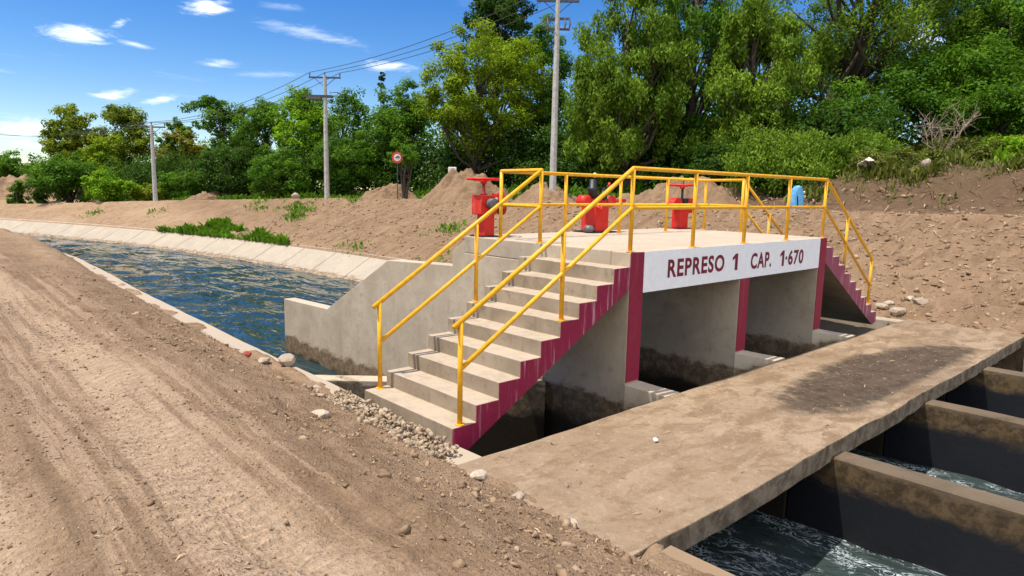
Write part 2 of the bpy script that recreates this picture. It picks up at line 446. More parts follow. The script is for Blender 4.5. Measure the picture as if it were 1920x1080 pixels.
def steps(*segs):
    out = []
    for a, b, d in segs: out += list(np.arange(a, b, d))
    return out
def grow(a, b, d, k=1.18):
    out = []
    while a < b: out.append(a); a += d; d *= k
    return out+[b]

def make_ground():
    ys = sorted(set([round(-v, 3) for v in grow(5.2, 300, .12)] + [round(v, 3) for v in steps((-5.1, 8.0, .055), (8.0, 26, .14), (26, 60, .35))] + [round(v, 3) for v in grow(60, 600, .6, 1.12)]))
    ys = np.array(ys)
    en = np.array(steps((-.20, 5.0, .05)) + grow(5.0, 400, .09, 1.22))[::-1]
    ef = np.array(steps((0, 16, .13), (16, 40, .4)) + grow(40, 500, .8, 1.2))
    ncol = len(en)+4+len(ef)
    V = np.zeros((len(ys), ncol, 3))
    Y = ys[:, None]
    X1 = xn(Y)-.30-en[None, :]; E1 = np.broadcast_to(en[None, :], X1.shape); Yb = np.broadcast_to(Y, X1.shape)
    V[:, :len(en), 0] = X1; V[:, :len(en), 1] = Yb
    over = np.where(E1 < 0, -.020+.085*fbm(X1*2.2, Yb*1.1, 55, 4)+.10*E1+.055*(Yb < -2.5), 0)
    V[:, :len(en), 2] = near_z(np.clip(E1, 0, None), Yb)+near_rough(X1, Yb, np.clip(E1, 0, None))+over
    a = len(en); xa = xn(ys); xb = xf(ys); sl = sstep(9, 16, ys)
    for k, (xx, zz) in enumerate(((xa-.16, np.full(len(ys), -4.7)), (xa+.6, np.full(len(ys), -4.7)), (xb-3.4*sl+.16*(1-sl)-.02, np.full(len(ys), -4.7)), (xb+.2, np.where(sl > .5, zlin(ys)-.25, -1.95)))):
        V[:, a+k, 0] = xx; V[:, a+k, 1] = ys; V[:, a+k, 2] = zz
    b = a+4
    X2 = xf(Y)+.30+ef[None, :]; E2 = np.broadcast_to(ef[None, :], X2.shape); Yb = np.broadcast_to(Y, X2.shape)
    V[:, b:, 0] = X2; V[:, b:, 1] = Yb
    V[:, b:, 2] = far_z(E2, Yb)+far_rough(X2, Yb, E2)
    nr = len(ys); idx = np.arange(nr*ncol).reshape(nr, ncol)
    F = np.stack([idx[:-1, :-1], idx[:-1, 1:], idx[1:, 1:], idx[1:, :-1]], -1).reshape(-1, 4)
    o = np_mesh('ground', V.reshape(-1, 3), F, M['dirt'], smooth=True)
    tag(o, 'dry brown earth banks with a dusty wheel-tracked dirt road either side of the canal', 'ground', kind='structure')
make_ground()

# ------------------------------------------------------------------ water
def sheet(name, xs_fn, ys, nx, z, mat, label, amp=0.0):
    V = []; ys = np.array(ys)
    for y in ys:
        x0, x1 = xs_fn(y)
        for i in range(nx+1):
            V.append((x0+(x1-x0)*i/nx, y, z))
    V = np.array(V)
    if amp: V[:, 2] += amp*fbm(V[:, 0]*.9, V[:, 1]*.55, 41, 4)+amp*.28*fbm(V[:, 0]*3, V[:, 1]*1.7, 42, 3)
    idx = np.arange(len(ys)*(nx+1)).reshape(len(ys), nx+1)
    F = np.stack([idx[:-1, :-1], idx[:-1, 1:], idx[1:, 1:], idx[1:, :-1]], -1).reshape(-1, 4)
    o = np_mesh(name, V, F, mat, smooth=True)
    return tag(o, label, 'water', kind='structure')
sheet('canal_water', lambda y: (float(xn(y))-.05, float(xf(y))-1.0*float(sstep(9, 16, y))+.05), steps((-1.2, 12, .11), (12, 30, .16), (30, 80, .4)) + grow(80, 140, 1), 110, -3.10, M['water'], 'rippled blue canal water upstream of the gates', .085)
sheet('outflow_water', lambda y: (-2.72, 8.45), steps((-9, -1.0, .07)) + [-1.0], 120, -2.71, M['outflow'], 'dark foaming water rushing out below the gates', .10)

# ------------------------------------------------------------------ canal walls and lining
def canal_wall(name, y0, y1, side, label, group=None, mat='coping'):
    ys = np.arange(y0, y1+.01, .5 if y1-y0 < 40 else .5); V = []; F = []
    for i, y in enumerate(ys):
        x = float(xn(y)) if side < 0 else float(xf(y))
        jig = .012*float(fbm(np.array([y*.9]), np.array([3.0]), 8, 3)[0])*2
        zt = -1.75+.02*float(fbm(np.array([y*.7]), np.array([9.0]), 9, 3)[0])
        a, b = (x-.34, x+jig) if side < 0 else (x+.36, x+jig)
        V += [(a, y, -4.8), (a, y, zt-.012), (b-.02*(-side), y, zt), (b, y, zt-.025), (b, y, -4.8)]
    for i in range(len(ys)-1):
        for k in range(4):
            F.append((i*5+k, i*5+k+1, (i+1)*5+k+1, (i+1)*5+k))
    F += [tuple(range(5)), tuple((len(ys)-1)*5+k for k in range(5))]
    o = MB().add(V, F).build(name, M[mat])
    return tag(o, label, 'canal wall', group)
canal_wall('canal_wall', -.44, 60, -1, 'long curving concrete canal wall with dusty coping along the near dirt bank')
canal_wall('canal_wall', -14, -2.44, -1, 'short concrete canal wall below the footbridge at the near dirt bank', None, 'dirty')
canal_wall('canal_wall', -.44, 11, 1, 'concrete canal wall at the foot of the far staircase')
canal_wall('canal_wall', -14, -2.44, 1, 'concrete canal wall below the far end of the footbridge')

def lining():
    root = thing('canal_lining', (8.3, 19, -2.3), 'pale sloping concrete slab lining along the far bank with dark joints', 'canal lining')
    ys = [9.5]
    while ys[-1] < 110: ys.append(ys[-1]+2.75)
    def P(y, t, d=0.0):
        x = float(xf(y)); s = float(sstep(9.5, 15.5, y)); z = float(zlin(y))
        return (x+.34-(1.95*s+.3)*t-8.3+.5*d*s, y-19, z-(1.35)*t+d*.8+2.3)
    pan = MB(); bk = MB()
    for i in range(len(ys)-1):
        for (t0, t1) in ((-.06, .56), (.575, 1.25)):
            n = 3; a0, a1 = ys[i]+.022, ys[i+1]-.022
            V = []; F = []
            for k in range(n+1):
                y = a0+(a1-a0)*k/n
                V += [P(y, t0), P(y, t1), P(y, t1, -.12), P(y, t0, -.12)]
            for k in range(n):
                q = k*4
                for e in range(4): F.append((q+e, q+(e+1) % 4, q+4+(e+1) % 4, q+4+e))
            F += [(0, 1, 2, 3), tuple(n*4+e for e in (3, 2, 1, 0))]
            pan.add(V, F)
        V = [P(ys[i], -.05, -.03), P(ys[i], 1.25, -.03), P(ys[i+1], 1.25, -.03), P(ys[i+1], -.05, -.03)]
        bk.add(V, [(0, 1, 2, 3)])
    pan.build('lining_slab', M['lining'], root)
    bk.build('joint_filler', M['joint'], root)
lining()

# ------------------------------------------------------------------ the gate structure
L, W, D, T, H, PW = 5.54, 1.66, 3.2, .2971, .1766, .27
dam = thing('sluice_dam', (0, 0, 0), 'concrete canal sluice dam with stairs at both ends, white lettered beam and maroon piers', 'dam')
mb = MB(); mb.box(0, L, .30, D, -.26, 0); mb.build('deck', M['deck'], dam, bevel=.012)
mb = MB(); mb.box(PW, L-PW, 0, .297, -.514, -.002); bm_ = mb.build('beam', M['concrete'], dam, bevel=.008)
mb = MB(); mb.box(PW+.002, L-PW-.002, -.006, -.0005, -.512, -.003); mb.build('white_band', M['white'], bm_)
prof = [(0,-4.75), (0,-.003), (.297,-.003), (.303,-.262), (3.19,-.262), (3.19,-.05), (3.51,-.26), (3.51,-.49), (5.41,-.575), (7.75,-1.80), (9.84,-1.86), (9.84,-4.75)]
for px_, lab in ((0, 'near pier with the gap under the stairs'), (L/2-PW/2, None), (L-PW, None)):
    mb = MB(); pr = prof if px_ != L/2-PW/2 else [(.0,-4.75), (.0,-.516), (.302,-.516)]+prof[3:]
    x0 = px_+(.006 if px_ == 0 else 0)
    mb.extrude_x(pr[::-1], px_, px_+PW)
    pier = mb.build('pier', M['concrete'], dam, bevel=.012)
    mb = MB(); zt = -.005 if px_ != L/2-PW/2 else -.518
    mb.box(px_+.004, px_+PW-.004, -.007, -.0005, -1.615, zt); mb.build('painted_face', M['maroon_post'], pier)
    mb = MB()   # low footing that runs downstream under the footbridge
    off = {0: .25, L/2-PW/2: .41, L-PW: .46}[px_]
    V = []; sec = [(-.003, 0, -1.632), (-.20, off*.46, -1.680), (-.447, off, -1.728), (-.449, off, -1.957), (-2.0, off, -1.957)]
    for (y_, o_, z_) in sec: V += [(px_-.012+o_, y_, -4.75), (px_-.012+o_, y_, z_), (px_+PW+.012+o_, y_, z_), (px_+PW+.012+o_, y_, -4.75)]
    F = [(q*4+k, q*4+k+1, q*4+k+5, q*4+k+4) for q in range(4) for k in range(3)]+[(0, 1, 2, 3), (16, 17, 18, 19)]+[(q*4, q*4+3, q*4+7, q*4+4) for q in range(4)]
    mb.add(V, F)
    mb.build('footing', M['concrete'], pier, bevel=.01)
def stairs(sgn):
    P = lambda x, z: ((-x if sgn < 0 else L+x), z)
    prof = []
    for i in range(10):                       # tread i+2 lies at z=-(i+1)H, x from i*T to (i+1)*T
        if i == 9: break
        prof += [P(i*T, -(i+1)*H), P((i+1)*T, -(i+1)*H)]
    prof += [P(9*T+.005, -10*H-.05), P(9*T-.20, -10*H-.08), P(0, -.44)]
    NS = 40; n = len(prof); V = []; F = []; rj = np.random.default_rng(5 if sgn < 0 else 6)
    for q in range(NS+1):
        y = (W-.002)*q/NS
        for k, (x, z) in enumerate(prof):
            nose = k < 18 and k % 2 == 1
            ch = .018*max(0, vnoise(y*9+k*3.1, k*1.7, 71)-.22)*2.2 if nose else 0
            V.append((x-(ch*(-1 if sgn < 0 else 1))+.003*vnoise(y*3, k, 72), y, z-ch*.9+(.004*vnoise(y*2.5, k*2.3, 73) if 0 < k < 18 else 0)))
    for q in range(NS):
        for k in range(n): F.append((q*n+k, (q+1)*n+k, (q+1)*n+(k+1) % n, q*n+(k+1) % n))
    F += [tuple(range(n)), tuple(NS*n+k for k in range(n))[::-1]]
    mb = MB().add(V, F)
    st = mb.build('staircase', M['step'], dam, bevel=.007)
    mb = MB(); mb.extrude_y([(x, z-.006 if 0 < k < 18 else z) for k, (x, z) in enumerate(prof)], -.005, -.0005)
    mb.build('painted_side', M['maroon'] if sgn < 0 else M['maroon_pale'], st)
    mb = MB()
    return st
stairs(-1); stairs(1)
# lettering
def word(txt, x0, x1, z0, z1, parent):
    cu = bpy.data.curves.new('lettering', 'FONT'); cu.body = txt; cu.size = 1; cu.offset = .03; cu.space_character = 1.12; cu.resolution_u = 4
    ob = bpy.data.objects.new('lettering', cu); COL.objects.link(ob)
    dg = bpy.context.evaluated_depsgraph_get(); me = bpy.data.meshes.new_from_object(ob.evaluated_get(dg))
    bpy.data.objects.remove(ob)
    n = len(me.vertices); co = np.zeros(n*3, np.float32); me.vertices.foreach_get('co', co); co = co.reshape(-1, 3)
    mn, mx = co.min(0), co.max(0)
    out = np.zeros_like(co)
    out[:, 0] = x0+(co[:, 0]-mn[0])/(mx[0]-mn[0])*(x1-x0)
    out[:, 2] = z0+(co[:, 1]-mn[1])/(mx[1]-mn[1])*(z1-z0)
    out[:, 1] = -.0085
    me.vertices.foreach_set('co', out.ravel()); me.update()
    return me
import bmesh
for a in (('REPRESO', .775, 2.15, -.365, -.125), ('CAP.', 2.90, 3.54, -.39, -.147), ('\u00b7670', 4.005, 4.65, -.402, -.156)):
    link_mesh('lettering', word(*a, None), M['letter'], bm_)

for x0, x1, z0, z1 in ((2.375, 2.52, -.372, -.132), (3.83, 3.965, -.400, -.153)):
    q = lambda u, v: (x0+(x1-x0)*u, z0+(z1-z0)*v)
    MB().extrude_y([q(.48, 0), q(1, 0), q(1, 1), q(.55, 1), q(0, .78), q(0, .60), q(.48, .73)], -.0085, -.0062).build('lettering', M['letter'], bm_)
# skewed low weir wall between near bank and pier
mb = MB(); a = np.array([-2.62, 3.72]); b = np.array([-.02, 1.36]); d = (b-a)/np.linalg.norm(b-a); nrm = np.array([-d[1], d[0]])*.13
pl_ = [a-nrm, b-nrm, b+nrm, a+nrm]
mb.add([(p[0], p[1], -4.7) for p in pl_]+[(p[0], p[1], -1.90) for p in pl_], [(0,1,2,3), (4,5,6,7), (0,1,5,4), (1,2,6,5), (2,3,7,6), (3,0,4,7)])
o = mb.build('weir_wall', M['weir'], bevel=.012); tag(o, 'low skewed concrete weir wall between the near bank and the stairs', 'weir wall')

# ------------------------------------------------------------------ footbridge slab and divider walls
def mat_bridge():
    g = G('footbridge_concrete'); p = g.pos(); X, Y, Z = g.xyz(p)
    a = g.noise(p, .9, 5, .6, .5); b = g.noise(p, 5, 6, .65, .6); c = g.noise(p, 40, 4, .65)
    col = g.mix(g.rng(a, .35, .65), (.235,.165,.103), (.335,.250,.168))
    st2 = g.noise(g.mapv(p, (.8, 1.7, 1), rot=(0, 0, .25)), 2.2, 9, .72, .5)
    col = g.mix(g.math('MULTIPLY', g.rng(st2, .45, .60), .80), col, (.165,.108,.062))
    col = g.mix(g.math('MULTIPLY', g.rng(b, .50, .66), .6), col, (.22,.14,.078))
    nearb = g.rng(X, 1.2, -2.4)
    col = g.mix(g.math('MULTIPLY', nearb, g.rng(b, .65, .35)), col, (.255,.182,.118))
    # dark damp mud patch
    dx = g.math('DIVIDE', g.math('SUBTRACT', X, 3.75), 2.85)
    yy = g.math('ADD', Y, g.math('MULTIPLY', dx, .10))
    dy = g.math('DIVIDE', g.math('SUBTRACT', yy, -1.78), .72)
    rr = g.math('SQRT', g.math('ADD', g.math('MULTIPLY', dx, dx), g.math('MULTIPLY', dy, dy)))
    rr = g.math('ADD', rr, g.math('MULTIPLY', g.math('SUBTRACT', g.noise(p, 2.2, 8, .7, .4), .5), .95))
    edge = g.rng(Y, -2.28, -2.12)
    patch = g.math('MULTIPLY', g.rng(rr, 1.12, .80), g.math('ADD', .35, g.math('MULTIPLY', edge, .65)))
    col = g.mix(g.math('MULTIPLY', patch, .92), col, g.mix(g.rng(b, .35, .65), (.036,.025,.017), (.078,.055,.038)))
    nz = g.xyz(g.n('ShaderNodeNewGeometry').outputs['True Normal'])[2]
    side = g.rng(nz, .7, .3)
    col = g.mix(side, col, g.mix(g.rng(b, .35, .65), (.10,.075,.05), (.24,.19,.135)))
    col = g.mix(g.math('MULTIPLY', g.rng(c, .37, .29), .5), col, (.12,.08,.05))
    col = g.mix(g.math('MULTIPLY', g.rng(c, .66, .73), .4), col, (.60,.50,.38))
    ff = g.noise(p, 16, 7, .75, .2)
    col = g.mix(g.math('MULTIPLY', g.rng(ff, .55, .66), .45), col, (.13,.085,.05))
    col = g.mix(g.math('MULTIPLY', g.rng(ff, .44, .35), .30), col, (.50,.41,.31))
    h = g.math('ADD', g.math('ADD', b, g.math('MULTIPLY', c, .5)), ff)
    return g.done(col, .9, g.bump(h, .5, .025), **{'Specular IOR Level': .2})
M['bridge'] = mat_bridge()
def slab():
    nx, ny = 150, 30
    x0, x1, y0, y1 = -3.05, 8.95, -2.43, -.45
    V = []; F = []
    def pt(i, j, z):
        x = x0+(x1-x0)*i/nx; y = y0+(y1-y0)*j/ny
        if j == 0: y += .022*vnoise(x*1.1, 5, 3)+.014*vnoise(x*6, 1, 9)
        if j == ny: y += .015*vnoise(x*1.5, 7, 4)
        return (x, float(y), float(z+(.018*fbm(np.array([x*1.1]), np.array([y*1.1]), 21, 3)[0] if z > -1.8 else .015*vnoise(x*3, y, 4))))
    for z in (-1.735, -1.94):
        for j in range(ny+1):
            for i in range(nx+1): V.append(pt(i, j, z))
    n1 = (nx+1)*(ny+1)
    for j in range(ny):
        for i in range(nx):
            a = j*(nx+1)+i
            F.append((a, a+1, a+nx+2, a+nx+1)); F.append((n1+a, n1+a+nx+1, n1+a+nx+2, n1+a+1))
    for i in range(nx):
        F.append((i, n1+i, n1+i+1, i+1)); b = ny*(nx+1)+i; F.append((b, b+1, n1+b+1, n1+b))
    for j in range(ny):
        a = j*(nx+1); F.append((a, a+nx+1, n1+a+nx+1, n1+a)); b = a+nx; F.append((b, n1+b, n1+b+nx+1, b+nx+1))
    o = MB().add(V, F).build('footbridge', M['bridge'], bevel=.012)
    tag(o, 'flat dusty concrete footbridge slab with a dark mud patch across the canal', 'footbridge')
slab()
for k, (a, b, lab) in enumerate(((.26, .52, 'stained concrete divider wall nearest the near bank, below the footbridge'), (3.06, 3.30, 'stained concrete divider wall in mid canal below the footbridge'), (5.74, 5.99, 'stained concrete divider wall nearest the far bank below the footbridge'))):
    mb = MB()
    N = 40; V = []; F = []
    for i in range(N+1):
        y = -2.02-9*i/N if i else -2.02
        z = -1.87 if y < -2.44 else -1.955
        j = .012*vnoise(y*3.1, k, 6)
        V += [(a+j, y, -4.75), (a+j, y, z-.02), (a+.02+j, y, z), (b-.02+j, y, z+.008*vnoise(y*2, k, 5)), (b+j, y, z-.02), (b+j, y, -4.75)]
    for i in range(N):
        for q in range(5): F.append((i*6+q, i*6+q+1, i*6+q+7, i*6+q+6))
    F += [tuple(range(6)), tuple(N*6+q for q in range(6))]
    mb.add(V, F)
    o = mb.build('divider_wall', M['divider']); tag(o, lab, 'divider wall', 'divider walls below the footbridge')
# broken lump of concrete at the slab's near corner
def lump(name, c, s, mat, seed, label, cat, group=None, sub=2, rz=0, flat=1.0):
    bm = bmesh.new(); bmesh.ops.create_icosphere(bm, subdivisions=sub, radius=1)
    r = np.random.default_rng(seed); dirs = r.normal(size=(7, 3)); dirs /= np.linalg.norm(dirs, axis=1)[:, None]; offs = r.uniform(.55, .9, 7)
    for v in bm.verts:
        p = np.array(v.co)
        for d_, o_ in zip(dirs, offs):
            t = p @ d_
            if t > o_: p = p-d_*(t-o_)
        v.co = Vector(p*np.array(s))
    me = bpy.data.meshes.new(name); bm.to_mesh(me); bm.free()
    a = me.attributes.new('tint', 'FLOAT', 'POINT'); a.data.foreach_set('value', np.full(len(me.vertices), r.uniform(.2, .9), np.float32))
    o = link_mesh(name, me, mat); o.location = c; o.rotation_euler = (0, 0, rz)
    return tag(o, label, cat, group)
lump('concrete_chunk', (-2.80, -2.46, -1.84), (.22, .10, .11), M['litter'], 3, 'broken grey concrete chunk at the near corner of the footbridge', 'concrete chunk', rz=.5)
lump('rock', (-2.68, 3.72, -1.66), (.14, .10, .10), M['stone'], 5, 'pale rounded rock sitting on the canal coping before the weir wall', 'rock', rz=.3)
lump('rock', (-2.86, 4.05, -1.70), (.12, .09, .06), M['stone'], 8, 'flat pale rock on the canal coping beside the red brick piece', 'rock', rz=.9)
lump('brick_piece', (-3.14, 3.93, gz(-3.14, 3.93)+.03), (.075, .055, .05), M['brick'], 9, 'broken piece of red brick in the dirt by the coping', 'brick', rz=.4)
for q, (x, y, s, lab) in enumerate(((-3.20, -1.02, .075, 'whitish stone beside the near end of the footbridge, nearest the stairs'), (-3.12, -1.42, .065, 'tan stone at the near end of the footbridge'), (-3.06, -1.92, .055, 'small pale stone beside the broken concrete chunk'), (-3.92, .28, .08, 'flat tan stone in the dirt left of the bottom step'), (-1.1, -1.25, .03, 'tiny white pebble alone on the footbridge'))):
    zz = gz(x, y) if x < -2.95 else -1.735
    lump('stone', (x, y, zz+.02), (s*1.3, s, s*.7), M['stone'] if q != 4 else M['signwhite'], 20+q, lab, 'stone', rz=q)
lump('boulder', (12.9, 37.0, gz(12.9, 37.0)+.14), (.30, .26, .27), M['stone'], 31, 'rounded pale boulder at the road edge beside the middle utility pole', 'boulder')
lump('boulder', (24.6, 4.2, gz(24.6, 4.2)+.10), (.26, .22, .25), M['stone'], 33, 'pale stone on top of the rooty dirt bank under the bare shrub', 'boulder')
for q, (x, y, s) in enumerate(((8.85, -.20, .20), (8.98, .15, .13), (9.35, -.45, .15), (9.1, .6, .12), (9.2, .1, .10), (9.6, -.2, .11))):
    lump('rock', (x, y, gz(x, y)+.04), (s*1.4, s*.8, s*.55), M['stone'], 40+q, 'angular pale rock heaped at the foot of the far staircase', 'rock', 'rocks heaped at the foot of the far staircase', rz=q*1.3)

# ------------------------------------------------------------------ handrails
def railing(name, label, posts, tops, mids, group):
    root = thing(name, tuple(posts[0][0]), label, 'railing', group)
    o = np.array(posts[0][0])
    for a, b in posts:
        mb = MB(); mb.tube([np.array(a)-o, np.array(b)-o], .0265, 10)
        p = mb.build('post', M['yellow'], root, True)
        fl = np.array(a)-o
        MB().lathe([(.052, 0.0), (.052, .008), (.030, .010)], (fl[0], fl[1], fl[2]), 12).build('base_flange', M['yellow'], p)
    for nm, pls in (('top_rail', tops), ('mid_rail', mids)):
        for pl in pls:
            mb = MB(); mb.tube([np.array(p)-o for p in pl], .0275 if nm == 'top_rail' else .025, 10); mb.build(nm, M['yellow'], root, True)
sl = .5985
fy = .05
posts = [((-2.545, fy, -9*H), (-2.545, fy, -.555)), ((-1.13, fy, -4*H), (-1.13, fy, .29))]
posts += [((x, fy, 0), (x, fy, .99)) for x in (.05, 1.40, 2.75, 4.10, 5.45)]
posts += [((6.50, fy, -4*H), (6.50, fy, .35)), ((7.86, fy, -8*H), (7.86, fy, -.50))]
railing('handrail', 'yellow pipe handrail along the lettered front edge of the deck and both stairs', posts,
        [[(-2.63, fy, -.605), (.05, fy, 1.0), (5.45, fy, 1.0), (7.86, fy, -.50), (7.86, fy, -.55)]],
        [[(-2.545, fy, -1.03), (.05, fy, .53), (5.45, fy, .53), (7.86, fy, -1.03)]], 'yellow handrails')
fy = 1.6; ry = 2.42
posts = [((-2.50, fy, -9*H), (-2.50, fy, -.575)), ((-1.08, fy, -4*H), (-1.08, fy, .28)), ((.05, fy, 0), (.05, fy, .98))]
posts += [((x, ry, 0), (x, ry, .97)) for x in (.05, 1.42, 2.80, 4.18, 5.48)]
posts += [((5.45, fy, 0), (5.45, fy, .98)), ((6.55, fy, -4*H), (6.55, fy, .35)), ((7.86, fy, -8*H), (7.86, fy, -.50))]
railing('handrail', 'yellow pipe handrail along the back of the deck in front of the red gate operators', posts,
        [[(-2.58, fy, -.63), (.05, fy, .99), (.05, ry, .98), (5.48, ry, .98), (5.45, fy, .99), (7.86, fy, -.50)]],
        [[(-2.50, fy, -1.04), (.05, fy, .50), (.05, ry, .50), (5.48, ry, .50), (5.45, fy, .50), (7.86, fy, -1.03)]], 'yellow handrails')

# ------------------------------------------------------------------ gate operators
def wheel(root, z, r, c=(0, 0)):
    mb = MB(); mb.torus((c[0], c[1], z), r, .020)
    for k in range(3):
        a = k*2*math.pi/3+.4
        mb.tube([(c[0], c[1], z-.03), (c[0]+r*math.cos(a), c[1]+r*math.sin(a), z)], .013, 6)
    mb.lathe([(.05, z-.07), (.045, z+.0), (.02, z+.02)], (c[0], c[1], 0), 12)
    return mb.build('handwheel', M['red'], root, True)
g1 = thing('gate_operator', (.21, 2.95, 0), 'red handwheel gate operator at the near deck end with a grey gear cover', 'gate operator', 'red gate operators on the deck')
MB().box(-.19, .19, -.15, .15, 0, .015).build('base_plate', M['black'], g1)
MB().box(-.10, .10, -.09, .09, .015, .46).build('pedestal', M['red'], g1, bevel=.006)
MB().box(-.20, .12, -.13, .10, .34, .63).build('gearbox_housing', M['red'], g1, bevel=.01)
mb = MB(); mb.lathe([(.075, -.24), (.085, -.225), (.085, -.135), (.07, -.13)], (-.03, 0, .50), 18, 'y'); mb.build('gear_cover', M['grey'], g1, True)
MB().box(.05, .115, -.20, -.131, .42, .55).build('coupling', M['black'], g1, bevel=.01)
MB().lathe([(.02, 0), (.03, .02), (.02, .05)], (.07, -.16, .55), 10).build('bolt_cap', M['silver'], g1)
MB().box(.15, .30, -.10, .06, .42, .66).build('side_box', M['red'], g1, bevel=.008)
MB().lathe([(.09, -.02), (.10, .0), (.10, .04), (.06, .06)], (.30, .0, .42), 18, 'x').build('shaft_flange', M['darkred'], g1, True)
MB().lathe([(.06, .63), (.035, .66), (.024, .70), (.022, .86)], (-.05, 0, 0), 12).build('stem', M['darkred'], g1, True)
wheel(g1, .87, .245, (-.05, 0))

g2 = thing('gate_operator', (2.74, 2.92, 0), 'largest red gate operator at mid deck with a black motor on top', 'gate operator', 'red gate operators on the deck')
MB().box(-.30, .30, -.25, .25, 0, .025).build('base_plate', M['black'], g2)
MB().box(-.20, .15, -.18, .16, .025, .47).build('pedestal', M['red'], g2, bevel=.008)
for sx in (-.33, .33):
    MB().lathe([(.06, -.11), (.105, -.10), (.105, .08), (.07, .10)], (sx, 0, .55), 20, 'y').build('drum', M['red'], g2, True)
MB().box(-.30, .32, -.07, .07, .47, .60).build('cross_beam', M['red'], g2, bevel=.01)
MB().lathe([(.035, 0), (.035, .42)], (.40, 0, .56), 12, 'x').build('drive_shaft', M['red'], g2, True)
MB().lathe([(.05, .60), (.075, .68), (.095, .74), (.10, .78), (.075, .79), (.07, .92), (.05, .93)], (-.15, -.05, 0), 18).build('motor', M['black'], g2, True)
MB().lathe([(.042, -.016), (.045, 0), (.03, .016)], (-.13, -.06, 1.0), 16, 'y').build('lamp_cap', M['cream'], g2, True)
mb = MB(); mb.tube([(-.02, -.12, .58), (.12, -.10, .78)], .035, 8); mb.tube([(.06, -.12, .58), (.24, -.08, .80)], .028, 8); mb.build('brake_lever', M['black'], g2, True)
mb = MB(); mb.tube([(.24, -.08, .80), (.26, -.08, .88)], .022, 8); mb.build('lever_knob', M['red'], g2, True)
MB().box(.02, .20, -.10, .10, .58, .68).build('brake_housing', M['black'], g2, bevel=.015)
mb = MB(); mb.tube([(-.22, -.215, .47), (-.20, -.26, .43), (-.16, -.27, .40), (-.13, -.25, .44), (-.14, -.21, .48)], .018, 6); mb.build('hook', M['red'], g2, True)
MB().lathe([(.09, 0), (.10, .06), (.06, .11)], (-.30, -.12, .025), 12).build('bearing', M['grey'], g2, True)

g3 = thing('gate_operator', (5.38, 2.92, 0), 'red gate operator with handwheel at the far end of the deck, half-round red guard', 'gate operator', 'red gate operators on the deck')
MB().box(-.22, .22, -.16, .16, 0, .02).build('base_plate', M['darkred'], g3)
MB().box(-.13, .13, -.11, .11, .02, .46).build('pedestal', M['red'], g3, bevel=.008)
mb = MB(); n = 16; pr = [(.17*math.cos(math.pi*k/n), .17*math.sin(math.pi*k/n)) for k in range(n+1)]
mb.extrude_y([(-.22+a, .47+b*.95) for a, b in pr]+[(-.39, .40), (-.05, .40)], -.09, .07); mb.build('wheel_guard', M['red'], g3, bevel=.008)
MB().box(.10, .30, -.10, .08, .32, .62).build('gearbox_housing', M['red'], g3, bevel=.01)
MB().box(-.02, .09, -.13, .05, .46, .62).build('coupling', M['black'], g3, bevel=.01)
MB().lathe([(.05, .46), (.03, .55), (.026, .62), (.024, 1.0)], (.04, 0, 0), 10).build('stem', M['black'], g3, True)
wheel(g3, .88, .275, (.03, 0))

# ------------------------------------------------------------------ stones, clods, litter
def stones(name, n, sampler, smin, smax, mat, label, cat, sub=1, flat=.6, bury=.25, power=2.2):
    bm = bmesh.new(); bmesh.ops.create_icosphere(bm, subdivisions=sub, radius=1)
    b0 = np.array([v.co[:] for v in bm.verts]); bases = []
    for q in range(14):
        b1 = b0*rng.uniform(.85, 1.15, (len(b0), 1))
        for c_ in range(6):
            d_ = rng.normal(size=3); d_ /= np.linalg.norm(d_); o_ = rng.uniform(.12, .6)
            t_ = b1 @ d_; b1 = b1-np.clip(t_-o_, 0, None)[:, None]*d_
        bases.append(b1)
    bases = np.array(bases); bv = b0; bf = np.array([[v.index for v in f.verts] for f in bm.faces]); bm.free()
    P = sampler(n); n = len(P)
    s = smin+(smax-smin)*rng.random(n)**power
    V = bases[rng.integers(0, 14, n)]*np.stack([rng.uniform(.8, 1.5, n), rng.uniform(.6, 1.0, n), rng.uniform(.45, 1.0, n)*flat/.6], 1)[:, None, :]*s[:, None, None]
    a = rng.uniform(0, 2*math.pi, n); c, t = np.cos(a)[:, None], np.sin(a)[:, None]
    x = V[..., 0]*c-V[..., 1]*t; y = V[..., 0]*t+V[..., 1]*c
    V = np.stack([x, y, V[..., 2]], -1)
    V[..., 0] += P[:, 0:1]; V[..., 1] += P[:, 1:2]; V[..., 2] += (P[:, 2]+s*(.35-bury))[:, None]
    F = (bf[None]+(np.arange(n)*len(bv))[:, None, None]).reshape(-1, 3)
    tint = np.repeat(rng.random(n), len(bv))
    o = np_mesh(name, V.reshape(-1, 3), F, mat, smooth=False, tint=tint)
    return tag(o, label, cat, kind='stuff')
def near_sampler(ymin, ymax, e0, e1, pw=1.0, clump=True):
    def f(n):
        y = ymin+(ymax-ymin)*rng.random(n*3)**1.3; e = e0+(e1-e0)*rng.random(n*3)**pw
        x = xn(y)-.30-e
        if clump:
            k = fbm(x*1.2, y*1.0, 61, 3) > rng.uniform(-.55, .35, len(x)); x, y = x[k], y[k]
        x, y = x[:n], y[:n]
        return np.stack([x, y, ground_z(x, y)], 1)
    return f
stones('gravel', 11000, near_sampler(-4.6, 12, .0, 4.4, 1.25), .004, .026, M['clod'], 'small clods and pebbles strewn over the near dirt bank', 'gravel', 1, .6, .25, 4.0)
stones('gravel', 16000, near_sampler(-4.7, 8, -.02, 4.6, 1.1), .004, .013, M['clod'], 'fine grit scattered over the near dirt road and bank', 'gravel', 0, .6, .2, 1.5)
stones('clods', 700, near_sampler(-4.4, 10, .03, 1.9, 1.0), .016, .06, M['clod'], 'larger dry earth clods on the slope above the near coping', 'clods', 1, .6, .3, 2.6)
